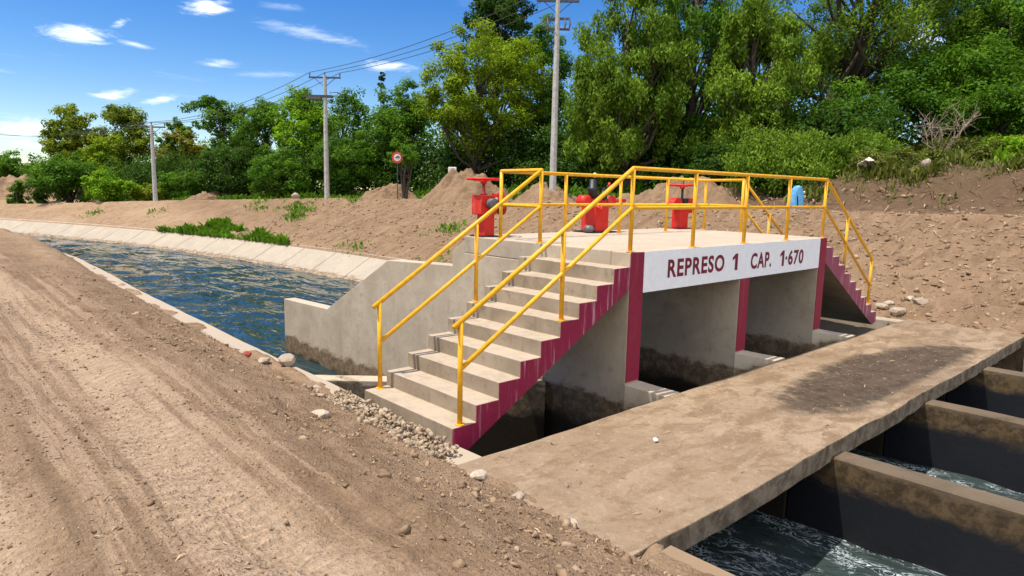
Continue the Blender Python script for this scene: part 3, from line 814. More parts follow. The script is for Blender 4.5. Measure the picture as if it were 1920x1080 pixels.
def rub(n):
    y = rng.uniform(-.25, 2.1, n); x = -2.72-np.abs(rng.normal(0, .24, n))-.05*(1-sstep(0, .6, y))
    return np.stack([x, y, np.maximum(ground_z(x, y), -1.75)+rng.uniform(0, .07, n)*np.exp(-((x+2.75)/.2)**2)], 1)
stones('rubble', 1100, rub, .010, .066, M['rubble'], 'pale broken rubble heaped along the front of the bottom step', 'rubble', 1, .75, .1, 1.8)
def fars(n):
    y = rng.uniform(-6, 34, n); e = rng.uniform(.1, 7.4, n); x = xf(y)+.3+e
    return np.stack([x, y, ground_z(x, y)], 1)
stones('gravel', 5200, fars, .015, .12, M['clod'], 'stones and clods scattered on the far dirt bank', 'gravel', 1, .6, .3, 3.0)
def farr(n):
    y = rng.uniform(-6, 9, n); e = 7.2*rng.random(n)**1.2; x = xf(y)+.3+e
    return np.stack([x, y, ground_z(x, y)], 1)
stones('gravel', 3600, farr, .012, .10, M['clod'], 'denser stones and crumbled earth on the bank behind the far staircase', 'gravel', 1, .6, .25, 2.6)
def rbank(n):
    y = rng.uniform(-5, 14, n); e = ecrest(y)+5.4+rng.random(n)*5; x = xf(y)+.3+e
    return np.stack([x, y, ground_z(x, y)], 1)
stones('debris', 420, rbank, .03, .18, M['clod'], 'stones and dirt lumps along the foot of the far rooty dirt bank', 'debris', 1, .6, .3, 3.0)

def litter(name, n, sampler, l0, l1, mat, label, wk=1.0):
    P = sampler(n); n = len(P); a = rng.uniform(0, 2*math.pi, n); l = rng.uniform(l0, l1, n); w = l*rng.uniform(.03, .12, n)*wk
    d = np.stack([np.cos(a), np.sin(a), rng.uniform(-.2, .35, n)], 1); q = np.stack([-np.sin(a), np.cos(a), rng.uniform(-.3, .3, n)], 1)
    bend = rng.uniform(-.25, .25, n)
    p0 = P-d*l[:, None]/2; p1 = P+q*(bend*l)[:, None]+np.array([0, 0, 1])*(.18*l)[:, None]; p2 = P+d*l[:, None]/2
    for p in (p0, p1, p2): p[:, 2] += .006
    qq = q*w[:, None]
    V = np.stack([p0-qq*.5, p0+qq*.5, p1-qq, p1+qq, p2-qq*.3, p2+qq*.3], 1)
    F = np.array([[0, 1, 3, 2], [2, 3, 5, 4]])[None]+(np.arange(n)*6)[:, None, None]
    o = np_mesh(name, V.reshape(-1, 3), F.reshape(-1, 4), mat, tint=np.repeat(rng.random(n), 6))
    tag(o, label, 'litter', kind='stuff')
litter('dry_litter', 1700, near_sampler(-4.6, 9, .0, 3.0, 1.1), .012, .06, M['litter'], 'dry curled leaf and straw litter on the near dirt bank')
def slabs(n):
    x = rng.uniform(-2.6, 8, n); y = rng.uniform(-2.35, -.5, n); return np.stack([x, y, np.full(n, -1.735)], 1)
litter('dry_litter', 220, slabs, .02, .09, M['litter'], 'dry leaf scraps lying on the footbridge')
def rootb(n):
    y = rng.uniform(-4, 13, n); e = ecrest(y)+5.8+rng.random(n)*4.5; x = xf(y)+.3+e
    return np.stack([x, y, ground_z(x, y)+.05], 1)
litter('roots', 500, rootb, .15, .7, M['litter'], 'tangled dry roots and sticks on the far dirt bank', .4)
def fl(n):
    y = rng.uniform(-5, 30, n); e = rng.uniform(.1, 6.8, n); x = xf(y)+.3+e
    return np.stack([x, y, ground_z(x, y)+.01], 1)
litter('dry_litter', 1500, fl, .08, .35, M['litter'], 'dry sticks and straw scattered on the far bank slope', .5)

# ------------------------------------------------------------------ mounds
def mound(c, rx, ry, h, seed, label, rz=0.0, rough=.38):
    n, m = 44, 96; x0, y0 = c; V = []; F = []
    base = gz(x0, y0)
    rr = np.linspace(0, 1, n)
    A = np.linspace(0, 2*math.pi, m, endpoint=False)
    RR, AA = np.meshgrid(rr, A, indexing='ij')
    lx = RR*np.cos(AA)*rx; ly = RR*np.sin(AA)*ry
    X = lx*math.cos(rz)-ly*math.sin(rz); Y = lx*math.sin(rz)+ly*math.cos(rz)
    prof_ = (1-RR**1.6)**1.25*(1-.12*np.exp(-(RR/.25)**2))
    Z = h*prof_*1.0*(1+1.0*fbm(X*.9/rx*2.2+seed*7, Y*.9/ry*2.2, seed, 3))+rough*(fbm(X*1.7+seed, Y*1.7, seed+3, 5)+.5*np.abs(fbm(X*4+seed, Y*4, seed+9, 3)))*np.minimum(1, (1-RR)*4)
    Z += ground_z(X+x0, Y+y0)-base-.12*(RR > .97)-.02
    V = np.stack([X, Y, Z], -1).reshape(-1, 3)
    idx = np.arange(n*m).reshape(n, m)
    F = np.stack([idx[:-1, :], np.roll(idx[:-1, :], -1, 1), np.roll(idx[1:, :], -1, 1), idx[1:, :]], -1).reshape(-1, 4)[:, ::-1]
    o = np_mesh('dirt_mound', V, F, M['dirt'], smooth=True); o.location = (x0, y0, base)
    tag(o, label, 'dirt mound', 'heaps of excavated dirt')
mound((17.6, 24.9), 3.9, 2.6, 1.55, 3, 'tall brown dirt mound behind the near handwheel, below the white block', .6)
mound((19.4, 20.6), 3.6, 2.0, .95, 5, 'brown dirt mound at the foot of the nearest utility pole', .8)
mound((18.6, 11.8), 2.6, 3.4, .98, 6, 'stony dirt mound behind the far handwheel', .5, .35)
mound((16.6, 31.4), 3.4, 1.8, .85, 8, 'lumpy dirt mound under the trees left of the round sign', .7, .3)
mound((12.6, 51.8), 5.0, 1.6, .85, 10, 'low rocky dirt mound under the trees between the two farther utility poles', .9, .4)
mound((20.5, 30.2), 3.2, 1.8, 1.1, 12, 'shaded dirt mound under the trees right of the round sign', .9, .3)
mound((3.5, 86.0), 7.5, 4.0, 3.1, 13, 'pale smooth dirt mound at the far left beyond the bend', .2, .3)

# ------------------------------------------------------------------ trees
def leaves(P, N, size, aspect, hang, r, spread=1.0):
    """leaf cards at P with normals N"""
    n = len(P)
    if hang > 0:
        t = np.stack([r.normal(0, .45, n), r.normal(0, .45, n), -np.ones(n)*hang], 1)
    else:
        t = r.normal(size=(n, 3)); t -= (t*N).sum(1)[:, None]*N
    t /= np.linalg.norm(t, axis=1)[:, None]+1e-9
    b = np.cross(N, t); b /= np.linalg.norm(b, axis=1)[:, None]+1e-9
    s = size*r.uniform(.6, 1.35, n)[:, None]
    w = s*aspect
    V = np.stack([P-t*s*.5, P+b*w*.5+N*w*.18, P+t*s*.5-N*s*.08, P-b*w*.5+N*w*.18], 1)
    return V.reshape(-1, 3)

def tree(name, label, loc, top, width, leaf, n, size=.2, aspect=.6, cb=.25, npuff=26, seed=1, trunk=.16, lean=(0, 0), hang=0.0, group=None, cat='tree', puff=(.15, .27), depthw=None, gap=.0, sparse=.4, stems=1, bark='bark', sx=None):
    r = np.random.default_rng(seed); x, y = loc[0], loc[1]; z0 = gz(x, y)-.1
    Ht = top-z0; root = thing(name, (x, y, z0), label, cat, group)
    c0 = cb*Ht; cz = (c0+Ht)/2; hz_ = (Ht-c0)/2; hw = width/2
    # puffs
    d = r.normal(size=(npuff, 3)); d /= np.linalg.norm(d, axis=1)[:, None]
    rad = r.uniform(.35, .98, npuff)**.6
    pr = width*r.uniform(puff[0], puff[1], npuff)
    C = d*rad[:, None]*np.array([max(hw-pr.mean(), .1), max(hw-pr.mean(), .1), max(hz_-pr.mean()*.7, .1)])+np.array([0, 0, cz])
    zf_ = np.clip((C[:, 2]-c0)/(Ht-c0), 0, 1)
    if sx is not None:                       # outline factor by height
        k = np.interp(zf_, np.linspace(0, 1, len(sx)), sx); C[:, :2] *= k[:, None]
    ext = np.max(np.hypot(C[:, 0], C[:, 1])+.7*pr); C[:, :2] *= hw*1.12/ext
    zt_, zb_ = np.max(C[:, 2]+.7*pr), np.min(C[:, 2]-.7*pr)
    C[:, 2] = c0+.7*pr+(C[:, 2]-.7*pr-zb_)*(Ht-c0-1.4*pr)/np.maximum(.1, zt_-zb_-1.4*pr)
    size *= .90; n = int(n*1.9)
    C[:, 0] += lean[0]*zf_; C[:, 1] += lean[1]*zf_
    # wood
    mb = MB()
    ends = []
    for s_ in range(stems):
        off = np.array([r.normal(0, .12), r.normal(0, .12), 0])*(stems > 1)
        tilt = np.array([r.normal(0, .22), r.normal(0, .22), 0])*Ht*(.5 if stems > 1 else .12)
        pts = [off+np.array([0, 0, -.2])]
        K = 6
        for k in range(1, K+1):
            f = k/K
            pts.append(off+tilt*f+np.array([lean[0]*.7*f*f, lean[1]*.7*f*f, Ht*.78*f])+r.normal(0, .025*Ht/K, 3)*np.array([1, 1, 0]))
        rr = [trunk*(1.15-.85*k/K) for k in range(K+1)]; rr[0] *= 1.35
        mb.tube(pts, rr, 8); ends.append(np.array(pts))
    for k in range(npuff):
        tr = ends[k % stems]; c = C[k]
        h = max(.12*Ht, c[2]-r.uniform(.15, .38)*Ht); f = np.clip(h/(Ht*.78), .12, .98)*6
        i = int(min(5, f)); p0 = tr[i]+(tr[i+1]-tr[i])*(f-i)
        mid = (p0+c)/2+r.normal(0, .05*width, 3)-np.array([0, 0, .04*width])
        rb = trunk*.42*(1.1-f/6*.75)
        mb.tube([p0, p0*.6+mid*.4, mid, mid*.45+c*.55, c], [rb, rb*.85, rb*.65, rb*.45, rb*.15], 5)
    mb.build('trunk', M[bark], root, True)
    # leaves
    wgt = pr**2/np.sum(pr**2); cnt = np.maximum(20, (wgt*n).astype(int))
    PP, NN, TT = [], [], []
    for k in range(npuff):
        m_ = cnt[k]
        # every puff is itself a handful of smaller sprays
        ns = 7; sd = r.normal(size=(ns, 3)); sd /= np.linalg.norm(sd, axis=1)[:, None]; sd[:, 2] = sd[:, 2]*.8+.12
        sc_ = C[k]+sd*pr[k]*r.uniform(.45, .95, ns)[:, None]; sr = pr[k]*r.uniform(.28, .55, ns)
        w_ = r.integers(0, ns, m_)
        dd = r.normal(size=(m_, 3)); dd /= np.linalg.norm(dd, axis=1)[:, None]
        q = dd*(r.random(m_)**sparse*sr[w_])[:, None]
        q[:, 2] *= .75
        P = sc_[w_]+q
        if hang > 0: P[:, 2] -= r.random(m_)**1.5*pr[k]*hang*1.1
        nn = dd*.55+(P-C[k])/pr[k]*.4+np.array([0, 0, .8])+r.normal(0, .55, (m_, 3))
        nn /= np.linalg.norm(nn, axis=1)[:, None]
        PP.append(P); NN.append(nn); TT.append(np.clip(r.normal(.45, .13, m_)+r.normal(0, .16)+.15*dd[:, 2], 0, 1))
    P = np.concatenate(PP); N = np.concatenate(NN); tt = np.concatenate(TT)
    low = P[:, 2] < .05; P[low, 2] = .05+r.random(low.sum())*.3
    V = leaves(P, N, size, aspect, hang, r)
    F = np.arange(len(V)).reshape(-1, 4)
    np_mesh('crown', V, F, LEAF[leaf], root, tint=np.repeat(tt, 4))
    return root

GT = 'trees and bushes beyond the far road'
# far left
tree('tree', 'dark green round tree at the far left edge beyond the pale mound', (4.0, 95.0), 4.0, 7.5, 'green', 5000, .34, .6, .1, 22, 1, .2)
tree('bush', 'pale yellow green bush beside the pale mound at far left', (7.0, 104.0), 2.6, 6.5, 'bright', 3000, .36, .6, .0, 16, 2, .1, cat='bush')
tree('tree', 'tall olive green tree at far left with open sky to its left', (8.4, 78.7), 8.5, 6.4, 'olive', 8000, .28, .6, .28, 30, 3, .22)
tree('tree', 'tall olive green round tree just left of the farthest utility pole', (12.1, 75.5), 8.6, 6.4, 'olive', 8500, .28, .6, .25, 30, 4, .22)
tree('tree', 'yellow green tree standing in front of two tall olive trees at far left', (9.4, 70.5), 5.2, 5.6, 'yellow', 6500, .26, .6, .15, 24, 5, .18)
tree('bush', 'big deep green spreading bush at far left above the canal bend', (4.9, 63.5), 3.0, 7.2, 'green', 9500, .25, .55, .02, 30, 6, .12, cat='bush', stems=3)
tree('bush', 'bright yellow green leafy bush left of the farthest utility pole', (7.0, 57.0), 1.5, 4.2, 'bright', 5500, .24, .5, .0, 22, 7, .06, cat='bush', stems=3)
tree('bush', 'dull olive bush at the foot of the farthest utility pole', (9.3, 57.0), .7, 3.2, 'olive', 3500, .20, .5, .0, 18, 8, .05, cat='bush', stems=3)
tree('bush', 'small green bush at the far left below the pale mound', (1.9, 68.5), .6, 2.4, 'green', 1800, .22, .45, .0, 10, 9, .05, cat='bush', stems=3)
tree('bush', 'dark green bush in the middle of the pale mound at far left', (4.6, 74.0), 1.6, 3.0, 'dark', 2500, .24, .5, .0, 12, 10, .05, cat='bush', stems=3)
tree('tree', 'ochre and yellow tree just right of the farthest utility pole', (14.9, 67.2), 6.0, 5.2, 'ochre', 6500, .26, .6, .1, 26, 11, .18)
tree('tree', 'thin green tree with see-through top above the ochre tree', (15.6, 69.5), 7.2, 3.6, 'green', 2600, .26, .6, .5, 14, 12, .14)
tree('tree', 'dark green tree with a clear dark trunk between the two farther poles', (16.9, 60.0), 8.6, 5.8, 'green', 8000, .25, .6, .2, 28, 13, .2, gap=.2)
tree('tree', 'airy mid green tree left of the bright green tree behind the middle pole', (17.9, 53.5), 8.1, 5.0, 'green', 7500, .24, .55, .2, 28, 14, .18)
tree('bush', 'grey green bush low under the ochre tree', (11.8, 56.0), 1.9, 4.2, 'green', 4200, .24, .45, .0, 20, 15, .08, cat='bush', stems=3)
tree('bush', 'thick dark green bush under the dark trunked tree', (14.6, 53.0), 4.2, 6.2, 'dark', 9000, .22, .5, .0, 28, 16, .1, cat='bush', stems=3)
tree('tree', 'bright green rounded tree behind the middle utility pole', (19.0, 48.0), 8.8, 6.4, 'bright', 11000, .23, .6, .1, 34, 17, .2)
tree('bush', 'dense green bush low behind the middle utility pole, left side', (15.2, 44.5), 3.4, 5.0, 'green', 8500, .2, .5, .0, 26, 18, .09, cat='bush', stems=3)
tree('tree', 'airy tree with crooked bare branch right of the middle utility pole', (24.0, 50.5), 9.4, 5.2, 'green', 4200, .24, .55, .35, 22, 19, .2)
tree('bush', 'dark bush right of the middle utility pole above the lumpy mound', (19.0, 41.0), 4.6, 5.6, 'green', 9000, .2, .5, .0, 26, 20, .1, cat='bush', stems=3)
tree('cypress', 'thin dark cypress spire rising behind the trees', (33.3, 59.5), 12.8, .9, 'dark', 3000, .2, .4, .1, 30, 21, .12, puff=(.3, .45), sx=[1, 1, .9, .6, .2])
tree('tree', 'green tree behind the round sign, left of the big yellow green tree', (22.4, 38.6), 8.6, 5.6, 'green', 11000, .21, .55, .05, 34, 22, .2)
tree('tree', 'little dark forked tree beside the round sign', (15.3, 28.0), 3.4, 2.6, 'green', 1500, .17, .5, .55, 12, 23, .09, stems=3)
tree('tree', 'big airy yellow green tree with dark branching trunk left of the nearest pole', (24.0, 32.2), 11.6, 9.6, 'yellow', 24000, .2, .6, .18, 46, 24, .34, puff=(.11, .2))
tree('tree', 'tall dark leaved tree rising highest behind the yellow green tree', (33.9, 41.1), 20.5, 6.6, 'dark', 12000, .3, .6, .45, 36, 25, .35)
tree('tree', 'dark green tall tree directly behind the nearest utility pole', (29.7, 31.6), 13.2, 6.2, 'green', 14000, .23, .5, .03, 40, 26, .3)
tree('willow', 'huge light green willow right of the nearest utility pole', (25.6, 20.2), 13.4, 7.4, 'willow', 27000, .27, .40, .02, 64, 27, .4, hang=.55, puff=(.12, .21), sx=[1.05, 1.1, 1.0, .9, .7], sparse=.5)
tree('willow', 'tall willow in the middle of the willow row, darker than its neighbours', (31.0, 19.4), 16.0, 7.0, 'green', 20000, .27, .42, .02, 54, 28, .4, hang=.5, puff=(.12, .21), sparse=.5)
tree('willow', 'pale green willow rightmost of the willow row beside the leaning dark trunk', (29.4, 14.4), 11.6, 6.0, 'willow', 20000, .26, .40, .02, 54, 29, .35, hang=.55, puff=(.12, .21), sparse=.5, sx=[1.1, 1.1, 1.0, .85, .6])
tree('bush', 'dark bush in deep shade under the nearest pole and yellow green tree', (26.2, 26.6), 4.6, 6.4, 'dark', 9000, .2, .5, .0, 28, 30, .1, cat='bush', stems=3)
tree('bush', 'shaded bush filling the gap under the huge willow', (28.0, 21.8), 4.8, 7.0, 'dark', 9000, .2, .5, .0, 28, 31, .1, cat='bush', stems=3)
tree('bush', 'shaded bush below the rightmost willow behind the deck railing', (27.0, 15.6), 3.6, 6.0, 'dark', 8000, .2, .5, .0, 26, 32, .1, cat='bush', stems=3)
tree('bush', 'spreading yellow green bush behind the right end of the deck railing', (24.8, 10.4), 3.9, 5.6, 'willow', 13000, .2, .38, .0, 40, 33, .08, cat='bush', stems=3, hang=.5)
tree('bush', 'leafy yellow green bush beside the caught plastic bag', (27.4, 7.9), 3.9, 4.4, 'willow', 8000, .2, .42, .0, 30, 34, .08, cat='bush', stems=3, hang=.3)
# big leaning tree, upper right
tree('tree', 'big tree with thick dark leaning trunk and open branches at upper right', (37.6, 13.6), 18.5, 13.0, 'willow', 22000, .28, .36, .34, 56, 35, .6, lean=(1.8, -2.6), hang=.35, puff=(.09, .17))
tree('bush', 'dark green bush on the hillside under the leaning tree', (33.4, 10.4), 7.0, 6.0, 'green', 11000, .22, .5, .0, 32, 36, .12, cat='bush', stems=3)
tree('tree', 'rounded mid green hillside tree at the right edge above the bare shrub', (37.0, 6.6), 9.4, 8.0, 'green', 15000, .24, .5, .02, 42, 37, .2)
tree('tree', 'deep green tall tree at the top right corner', (44.5, 6.9), 15.2, 9.0, 'green', 15000, .28, .5, .1, 42, 38, .3)
tree('bush', 'mid green hillside bush low at the right edge', (34.5, 3.9), 6.3, 6.0, 'green', 11000, .2, .5, .0, 34, 39, .1, cat='bush', stems=3)
tree('bush', 'brown green scrub bush left of the bare shrub on the dirt bank', (25.6, 5.9), 2.5, 3.2, 'scrub', 4500, .16, .45, .0, 22, 40, .05, cat='bush', stems=3)
tree('bush', 'brown green scrub bush tangled at the foot of the bare shrub', (27.6, 3.8), 3.0, 3.4, 'scrub', 4500, .16, .45, .0, 22, 41, .05, cat='bush', stems=3)
tree('bush', 'low yellow green bush at the right edge on the dirt bank', (28.6, 2.2), 3.2, 2.8, 'bright', 3600, .16, .45, .0, 18, 42, .05, cat='bush', stems=3)

def woods(name, label, line, n, h0, h1, depth, leaf, size, npuff, seed, zoff=0):
    r = np.random.default_rng(seed); line = np.array(line, float)
    t = r.random(npuff)*(len(line)-1); i = np.minimum(t.astype(int), len(line)-2); f = (t-i)[:, None]
    B = line[i]*(1-f)+line[i+1]*f+r.normal(0, depth, (npuff, 2))
    hs = np.interp(t, range(len(line)), h1) if not np.isscalar(h1) else np.full(npuff, h1)
    hz2 = h0+(hs-h0)*r.random(npuff)**.7*(.75+.5*vnoise(t*2.3, seed, 3)+.2)
    C = np.stack([B[:, 0], B[:, 1], ground_z(B[:, 0], B[:, 1])+hz2], 1)
    pr = r.uniform(.7, 1.6, npuff)*size/.24
    cnt = (n*pr**2/np.sum(pr**2)).astype(int); k = np.repeat(np.arange(npuff), cnt); m_ = len(k)
    dd = r.normal(size=(m_, 3)); dd /= np.linalg.norm(dd, axis=1)[:, None]
    P = C[k]+dd*(pr[k]*r.random(m_)**.4)[:, None]; 
    nn = dd*.6+np.array([0, 0, .45])+r.normal(0, .5, (m_, 3)); nn /= np.linalg.norm(nn, axis=1)[:, None]
    V = leaves(P, nn, size, .55, 0, r)
    o = np_mesh(name, V, np.arange(len(V)).reshape(-1, 4), LEAF[leaf], tint=np.repeat(np.clip(r.normal(.45, .22, m_), 0, 1), 4))
    tag(o, label, 'woods', kind='stuff')
woods('undergrowth', 'dense dark undergrowth along the far road beneath the trees', [(9.5, 66), (14.5, 56), (18, 48), (21, 40), (25.5, 33), (27.5, 27), (29, 21), (30, 15), (31, 10)], 70000, .1, 4.2, 1.0, 'dark', .24, 380, 101)
woods('far_woods', 'dark mass of woods closing the gaps behind the trees', [(10, 92), (18, 80), (26, 66), (34, 52), (41, 38), (46, 24), (50, 12), (52, 0), (52, -10)], 90000, .2, [3.5, 5, 6, 7.5, 9, 9, 8, 7, 6], 2.2, 'green', .36, 560, 102)

def bare(name, label, loc, top, n, seed, spread):
    r = np.random.default_rng(seed); x, y = loc; z0 = gz(x, y)-.1; root = thing(name, (x, y, z0), label, 'shrub'); mb = MB(); tw = MB()
    Ht = top-z0
    for k in range(n):
        a = r.uniform(0, 2*math.pi); d = np.array([math.cos(a)*spread, math.sin(a)*spread, 1.0])*Ht*r.uniform(.55, 1.0)
        pts = [np.zeros(3)+r.normal(0, .06, 3)*[1, 1, 0], d*.35+r.normal(0, .12, 3), d*.7+r.normal(0, .15, 3), d]
        mb.tube(pts, [.030, .024, .015, .006], 5)
        for j in range(7):
            f = r.uniform(.35, .95); p = np.array(pts[1])*(1-f)+np.array(pts[3])*f; e = p+r.normal(0, .35, 3)+np.array([0, 0, .3])
            tw.tube([p, (p+e)/2+r.normal(0, .08, 3), e], [.011, .008, .003], 4)
    s = mb.build('stem', M['twig'], root); tw.build('twig', M['twig'], root)
bare('bare_shrub', 'leafless pale grey shrub on the dirt bank at right', (26.9, 4.5), 4.6, 14, 3, .55)

# low weeds
def weeds(name, n, sampler, h0, h1, leaf, label, wid=.22):
    P = sampler(n); n = len(P); a = rng.uniform(0, 2*math.pi, n); h = rng.uniform(h0, h1, n)*np.clip(.9+1.7*fbm(P[:, 0]*1.3, P[:, 1]*.9, 95, 3), .25, 2)
    lean_ = np.stack([np.cos(a), np.sin(a), np.zeros(n)], 1)*(h*rng.uniform(.2, .9, n))[:, None]
    b = np.stack([-np.sin(a), np.cos(a), np.zeros(n)], 1)*(h*wid)[:, None]
    tip = P+lean_+np.array([0, 0, 1])*h[:, None]; mid = P+lean_*.4+np.array([0, 0, .65])*h[:, None]
    V = np.stack([P, mid-b, tip, mid+b], 1).reshape(-1, 3)
    o = np_mesh(name, V, np.arange(len(V)).reshape(-1, 4), LEAF[leaf], tint=np.repeat(np.clip(rng.normal(.5, .25, n), 0, 1), 4))
    tag(o, label, 'weeds', kind='stuff')
def wd(n):
    y = rng.uniform(27.5, 41, n*4); e = rng.uniform(-.1, 2.4, n*4)
    wmax = .95*sstep(27, 33, y)*sstep(41, 37, y)
    x = xf(y)+.3+e
    k = e < wmax*(1.0+1.6*fbm(x*.9, y*.5, 77, 3)); x, y = x[k][:n], y[k][:n]
    return np.stack([x, y, ground_z(x, y)-.02], 1)
weeds('weeds', 3200, wd, .08, .36, 'grass', 'green weed patch growing above the pale lining on the far bank')
def wd2(n):
    out = []
    for (cx, cy, s, m_) in ((11.2, 33.5, .55, 300), (12.0, 36.0, .6, 300), (12.6, 35.0, .4, 160), (10.6, 32.0, .35, 120), (9.0, 24.0, .25, 60), (8.9, 22.5, .3, 80), (11.0, 38, .5, 200), (8.75, 15.5, .35, 160), (8.75, 14.2, .3, 120), (7.0, 46.0, .3, 80), (4.4, 52, .3, 80), (11.6, 19.0, .3, 90), (14.6, 33.0, .4, 120), (13.6, 31.0, .4, 120)):
        x = cx+rng.normal(0, s, m_); y = cy+rng.normal(0, s*1.6, m_); out.append(np.stack([x, y, ground_z(x, y)-.02], 1))
    return np.concatenate(out)
weeds('weed_tufts', 1, wd2, .05, .22, 'grass', 'small scattered weed tufts on the far bank and its road edge')
def wd3(n):
    y = rng.uniform(-6, 13, n*3); e = ecrest(y)+6.4+rng.random(n*3)**.85*17; x = xf(y)+.3+e
    k = fbm(x*.5, y*.5, 88, 3)+.25*(e-ecrest(y)-9.5)/4 > rng.uniform(-.3, .3, len(x)); x, y = x[k][:n], y[k][:n]
    return np.stack([x, y, ground_z(x, y)-.03], 1)
weeds('hillside_weeds', 42000, wd3, .12, .42, 'scrub', 'brown green weeds covering the hillside at right', .12)
def wd4(n):
    y = rng.uniform(-6, 7, n*3); e = ecrest(y)+10.5+rng.random(n*3)*13; x = xf(y)+.3+e
    k = fbm(x*.45, y*.45, 89, 3)+.1 > rng.uniform(-.2, .4, len(x)); x, y = x[k][:n], y[k][:n]
    return np.stack([x, y, ground_z(x, y)-.03], 1)
weeds('hillside_grass', 26000, wd4, .15, .45, 'bright', 'bright green grass on the hillside at right', .12)
def wd5(n):
    y = rng.uniform(14, 62, n*3); e = ecrest(y)+4.0+rng.random(n*3)**1.5*14; x = xf(y)+.3+e
    k = fbm(x*.35, y*.35, 90, 3) > rng.uniform(-.25, .35, len(x)); x, y = x[k][:n], y[k][:n]
    return np.stack([x, y, ground_z(x, y)-.03], 1)
weeds('roadside_weeds', 15000, wd5, .15, .5, 'green', 'dark green weeds along the far road under the trees')

# ------------------------------------------------------------------ utility poles and wires
def pole(loc, top, kind, label, ang):
    x, y = loc; z0 = gz(x, y)-.2; root = thing('utility_pole', (x, y, z0), label, 'utility pole', 'utility poles along the far road', ang)
    h = top-z0
    MB().tube([(0, 0, -.3), (0, 0, h*.5), (0, 0, h)], [.19, .155, .12], 8).build('shaft', M['pole'], root)
    def arm(z, l, off=0.0):
        c = MB().box(-l+off, l+off, -.05, .05, z-.05, z+.05).build('crossarm', M['steel'], root)
        return c
    c = arm(h-.12, 1.05)
    for q in (-1.0, 0.0, 1.0):
        zb = h-.07 if q else h
        MB().lathe([(.03, 0), (.03, .10), (.065, .12), (.045, .17), (.06, .20), (.03, .26)], (q, 0, zb), 8).build('insulator', M['grey'], c)
    mb = MB(); mb.tube([(-.7, 0, h-.15), (0, -.06, h-.75)], .02, 5); mb.tube([(.7, 0, h-.15), (0, -.06, h-.75)], .02, 5); mb.build('brace', M['steel'], root)
    if kind == 'platform':
        MB().box(-1.5, .5, -.14, .14, h-1.42, h-1.26).build('crossarm', M['steel'], root)
        MB().box(-1.15, -.25, -.16, .16, h-1.60, h-1.42).build('switch_box', M['steel'], root, bevel=.02)
        mb = MB(); mb.tube([(.3, 0, h-1.1), (.8, 0, h-1.05), (1.3, 0, h-1.35)], .03, 5); mb.build('cable', M['steel'], root)
    if kind == 'double':
        for dz in (.95, 1.45): MB().box(-.62, .62, -.05, .05, h-dz-.05, h-dz+.05).build('crossarm', M['steel'], root)
        for q in (-.5, .35, .58):
            MB().tube([(q, -.05, h-.95), (q+.05, -.12, h-1.2), (q, -.05, h-1.45)], .045, 6).build('fuse', M['grey'], root)
        mb = MB(); mb.tube([(-.62, 0, h-1.0), (-1.0, 0, h-1.3), (-.6, 0, h-1.5)], .018, 5); mb.build('cable', M['steel'], root)
    return root, np.array([x, y, top])
pa = math.atan2(-.67, .74)
P1, t1 = pole((18.65, 19.45), 10.1, 'double', 'nearest tall grey concrete utility pole in front of the tree wall', pa)
P2, t2 = pole((15.6, 37.9), 8.0, 'platform', 'middle utility pole with a dark switch platform near its top', pa)
P3, t3 = pole((8.75, 52.6), 5.05, 'plain', 'farthest and smallest utility pole at left', pa)
t4 = np.array([4.0, 128.0, 8.0]); t0 = np.array([13.5, -18.0, 11.5])
ax = np.array([math.cos(pa), math.sin(pa), 0])
for q, nm in ((-1.0, 'left'), (0.0, 'middle'), (1.0, 'right')):
    mb = MB()
    for A, B, sag in ((t0, t1, .5), (t1, t2, .45), (t2, t3, .8), (t3, t4, 1.0)):
        A2 = A+ax*q+np.array([0, 0, .2]); B2 = B+ax*q+np.array([0, 0, .2])
        pts = [A2+(B2-A2)*f-np.array([0, 0, 4*sag*f*(1-f)]) for f in np.linspace(0, 1, 15)]
        mb.tube(pts, .018, 5)
    o = mb.build('power_line', M['steel'])
    tag(o, 'thin dark power line strung on the %s insulators of the utility poles' % nm, 'power line', 'power lines between the utility poles')

# ------------------------------------------------------------------ small things beyond the road
s = thing('road_sign', (14.45, 27.4, gz(14.45, 27.4)-.1), 'round red and white road sign on a thin post under the trees', 'road sign', rz=pa)
zt = 2.37-s.location.z
MB().tube([(0, .03, -.2), (0, .03, zt+.45)], .03, 6).build('post', M['steel'], s)
disc = MB().lathe([(.01, -.012), (.31, -.012), (.31, .0), (.01, .0)], (0, 0, zt), 28, 'y').build('sign_plate', M['signred'], s)
MB().lathe([(.01, -.018), (.19, -.018), (.19, -.013)], (0, 0, zt), 28, 'y').build('sign_face', M['signwhite'], disc)
mb = MB(); mb.box(-.15, .15, -.024, -.019, zt-.04, zt+.03); mb.box(-.06, .12, -.024, -.019, zt+.031, zt+.09); mb.box(-.09, .09, -.024, -.019, zt-.10, zt-.07); mb.build('pictogram', M['grey'], disc)

wb = thing('marker_block', (17.9, 26.9, gz(17.9, 26.9)-.1), 'white block on a stub post standing behind the tall dirt mound', 'marker', rz=pa)
zt = 1.97-wb.location.z
MB().box(-.06, .06, -.06, .06, 0, zt-.34).build('post', M['grey'], wb)
MB().box(-.24, .24, -.13, .13, zt-.335, zt).build('block', M['whitebox'], wb, bevel=.03)

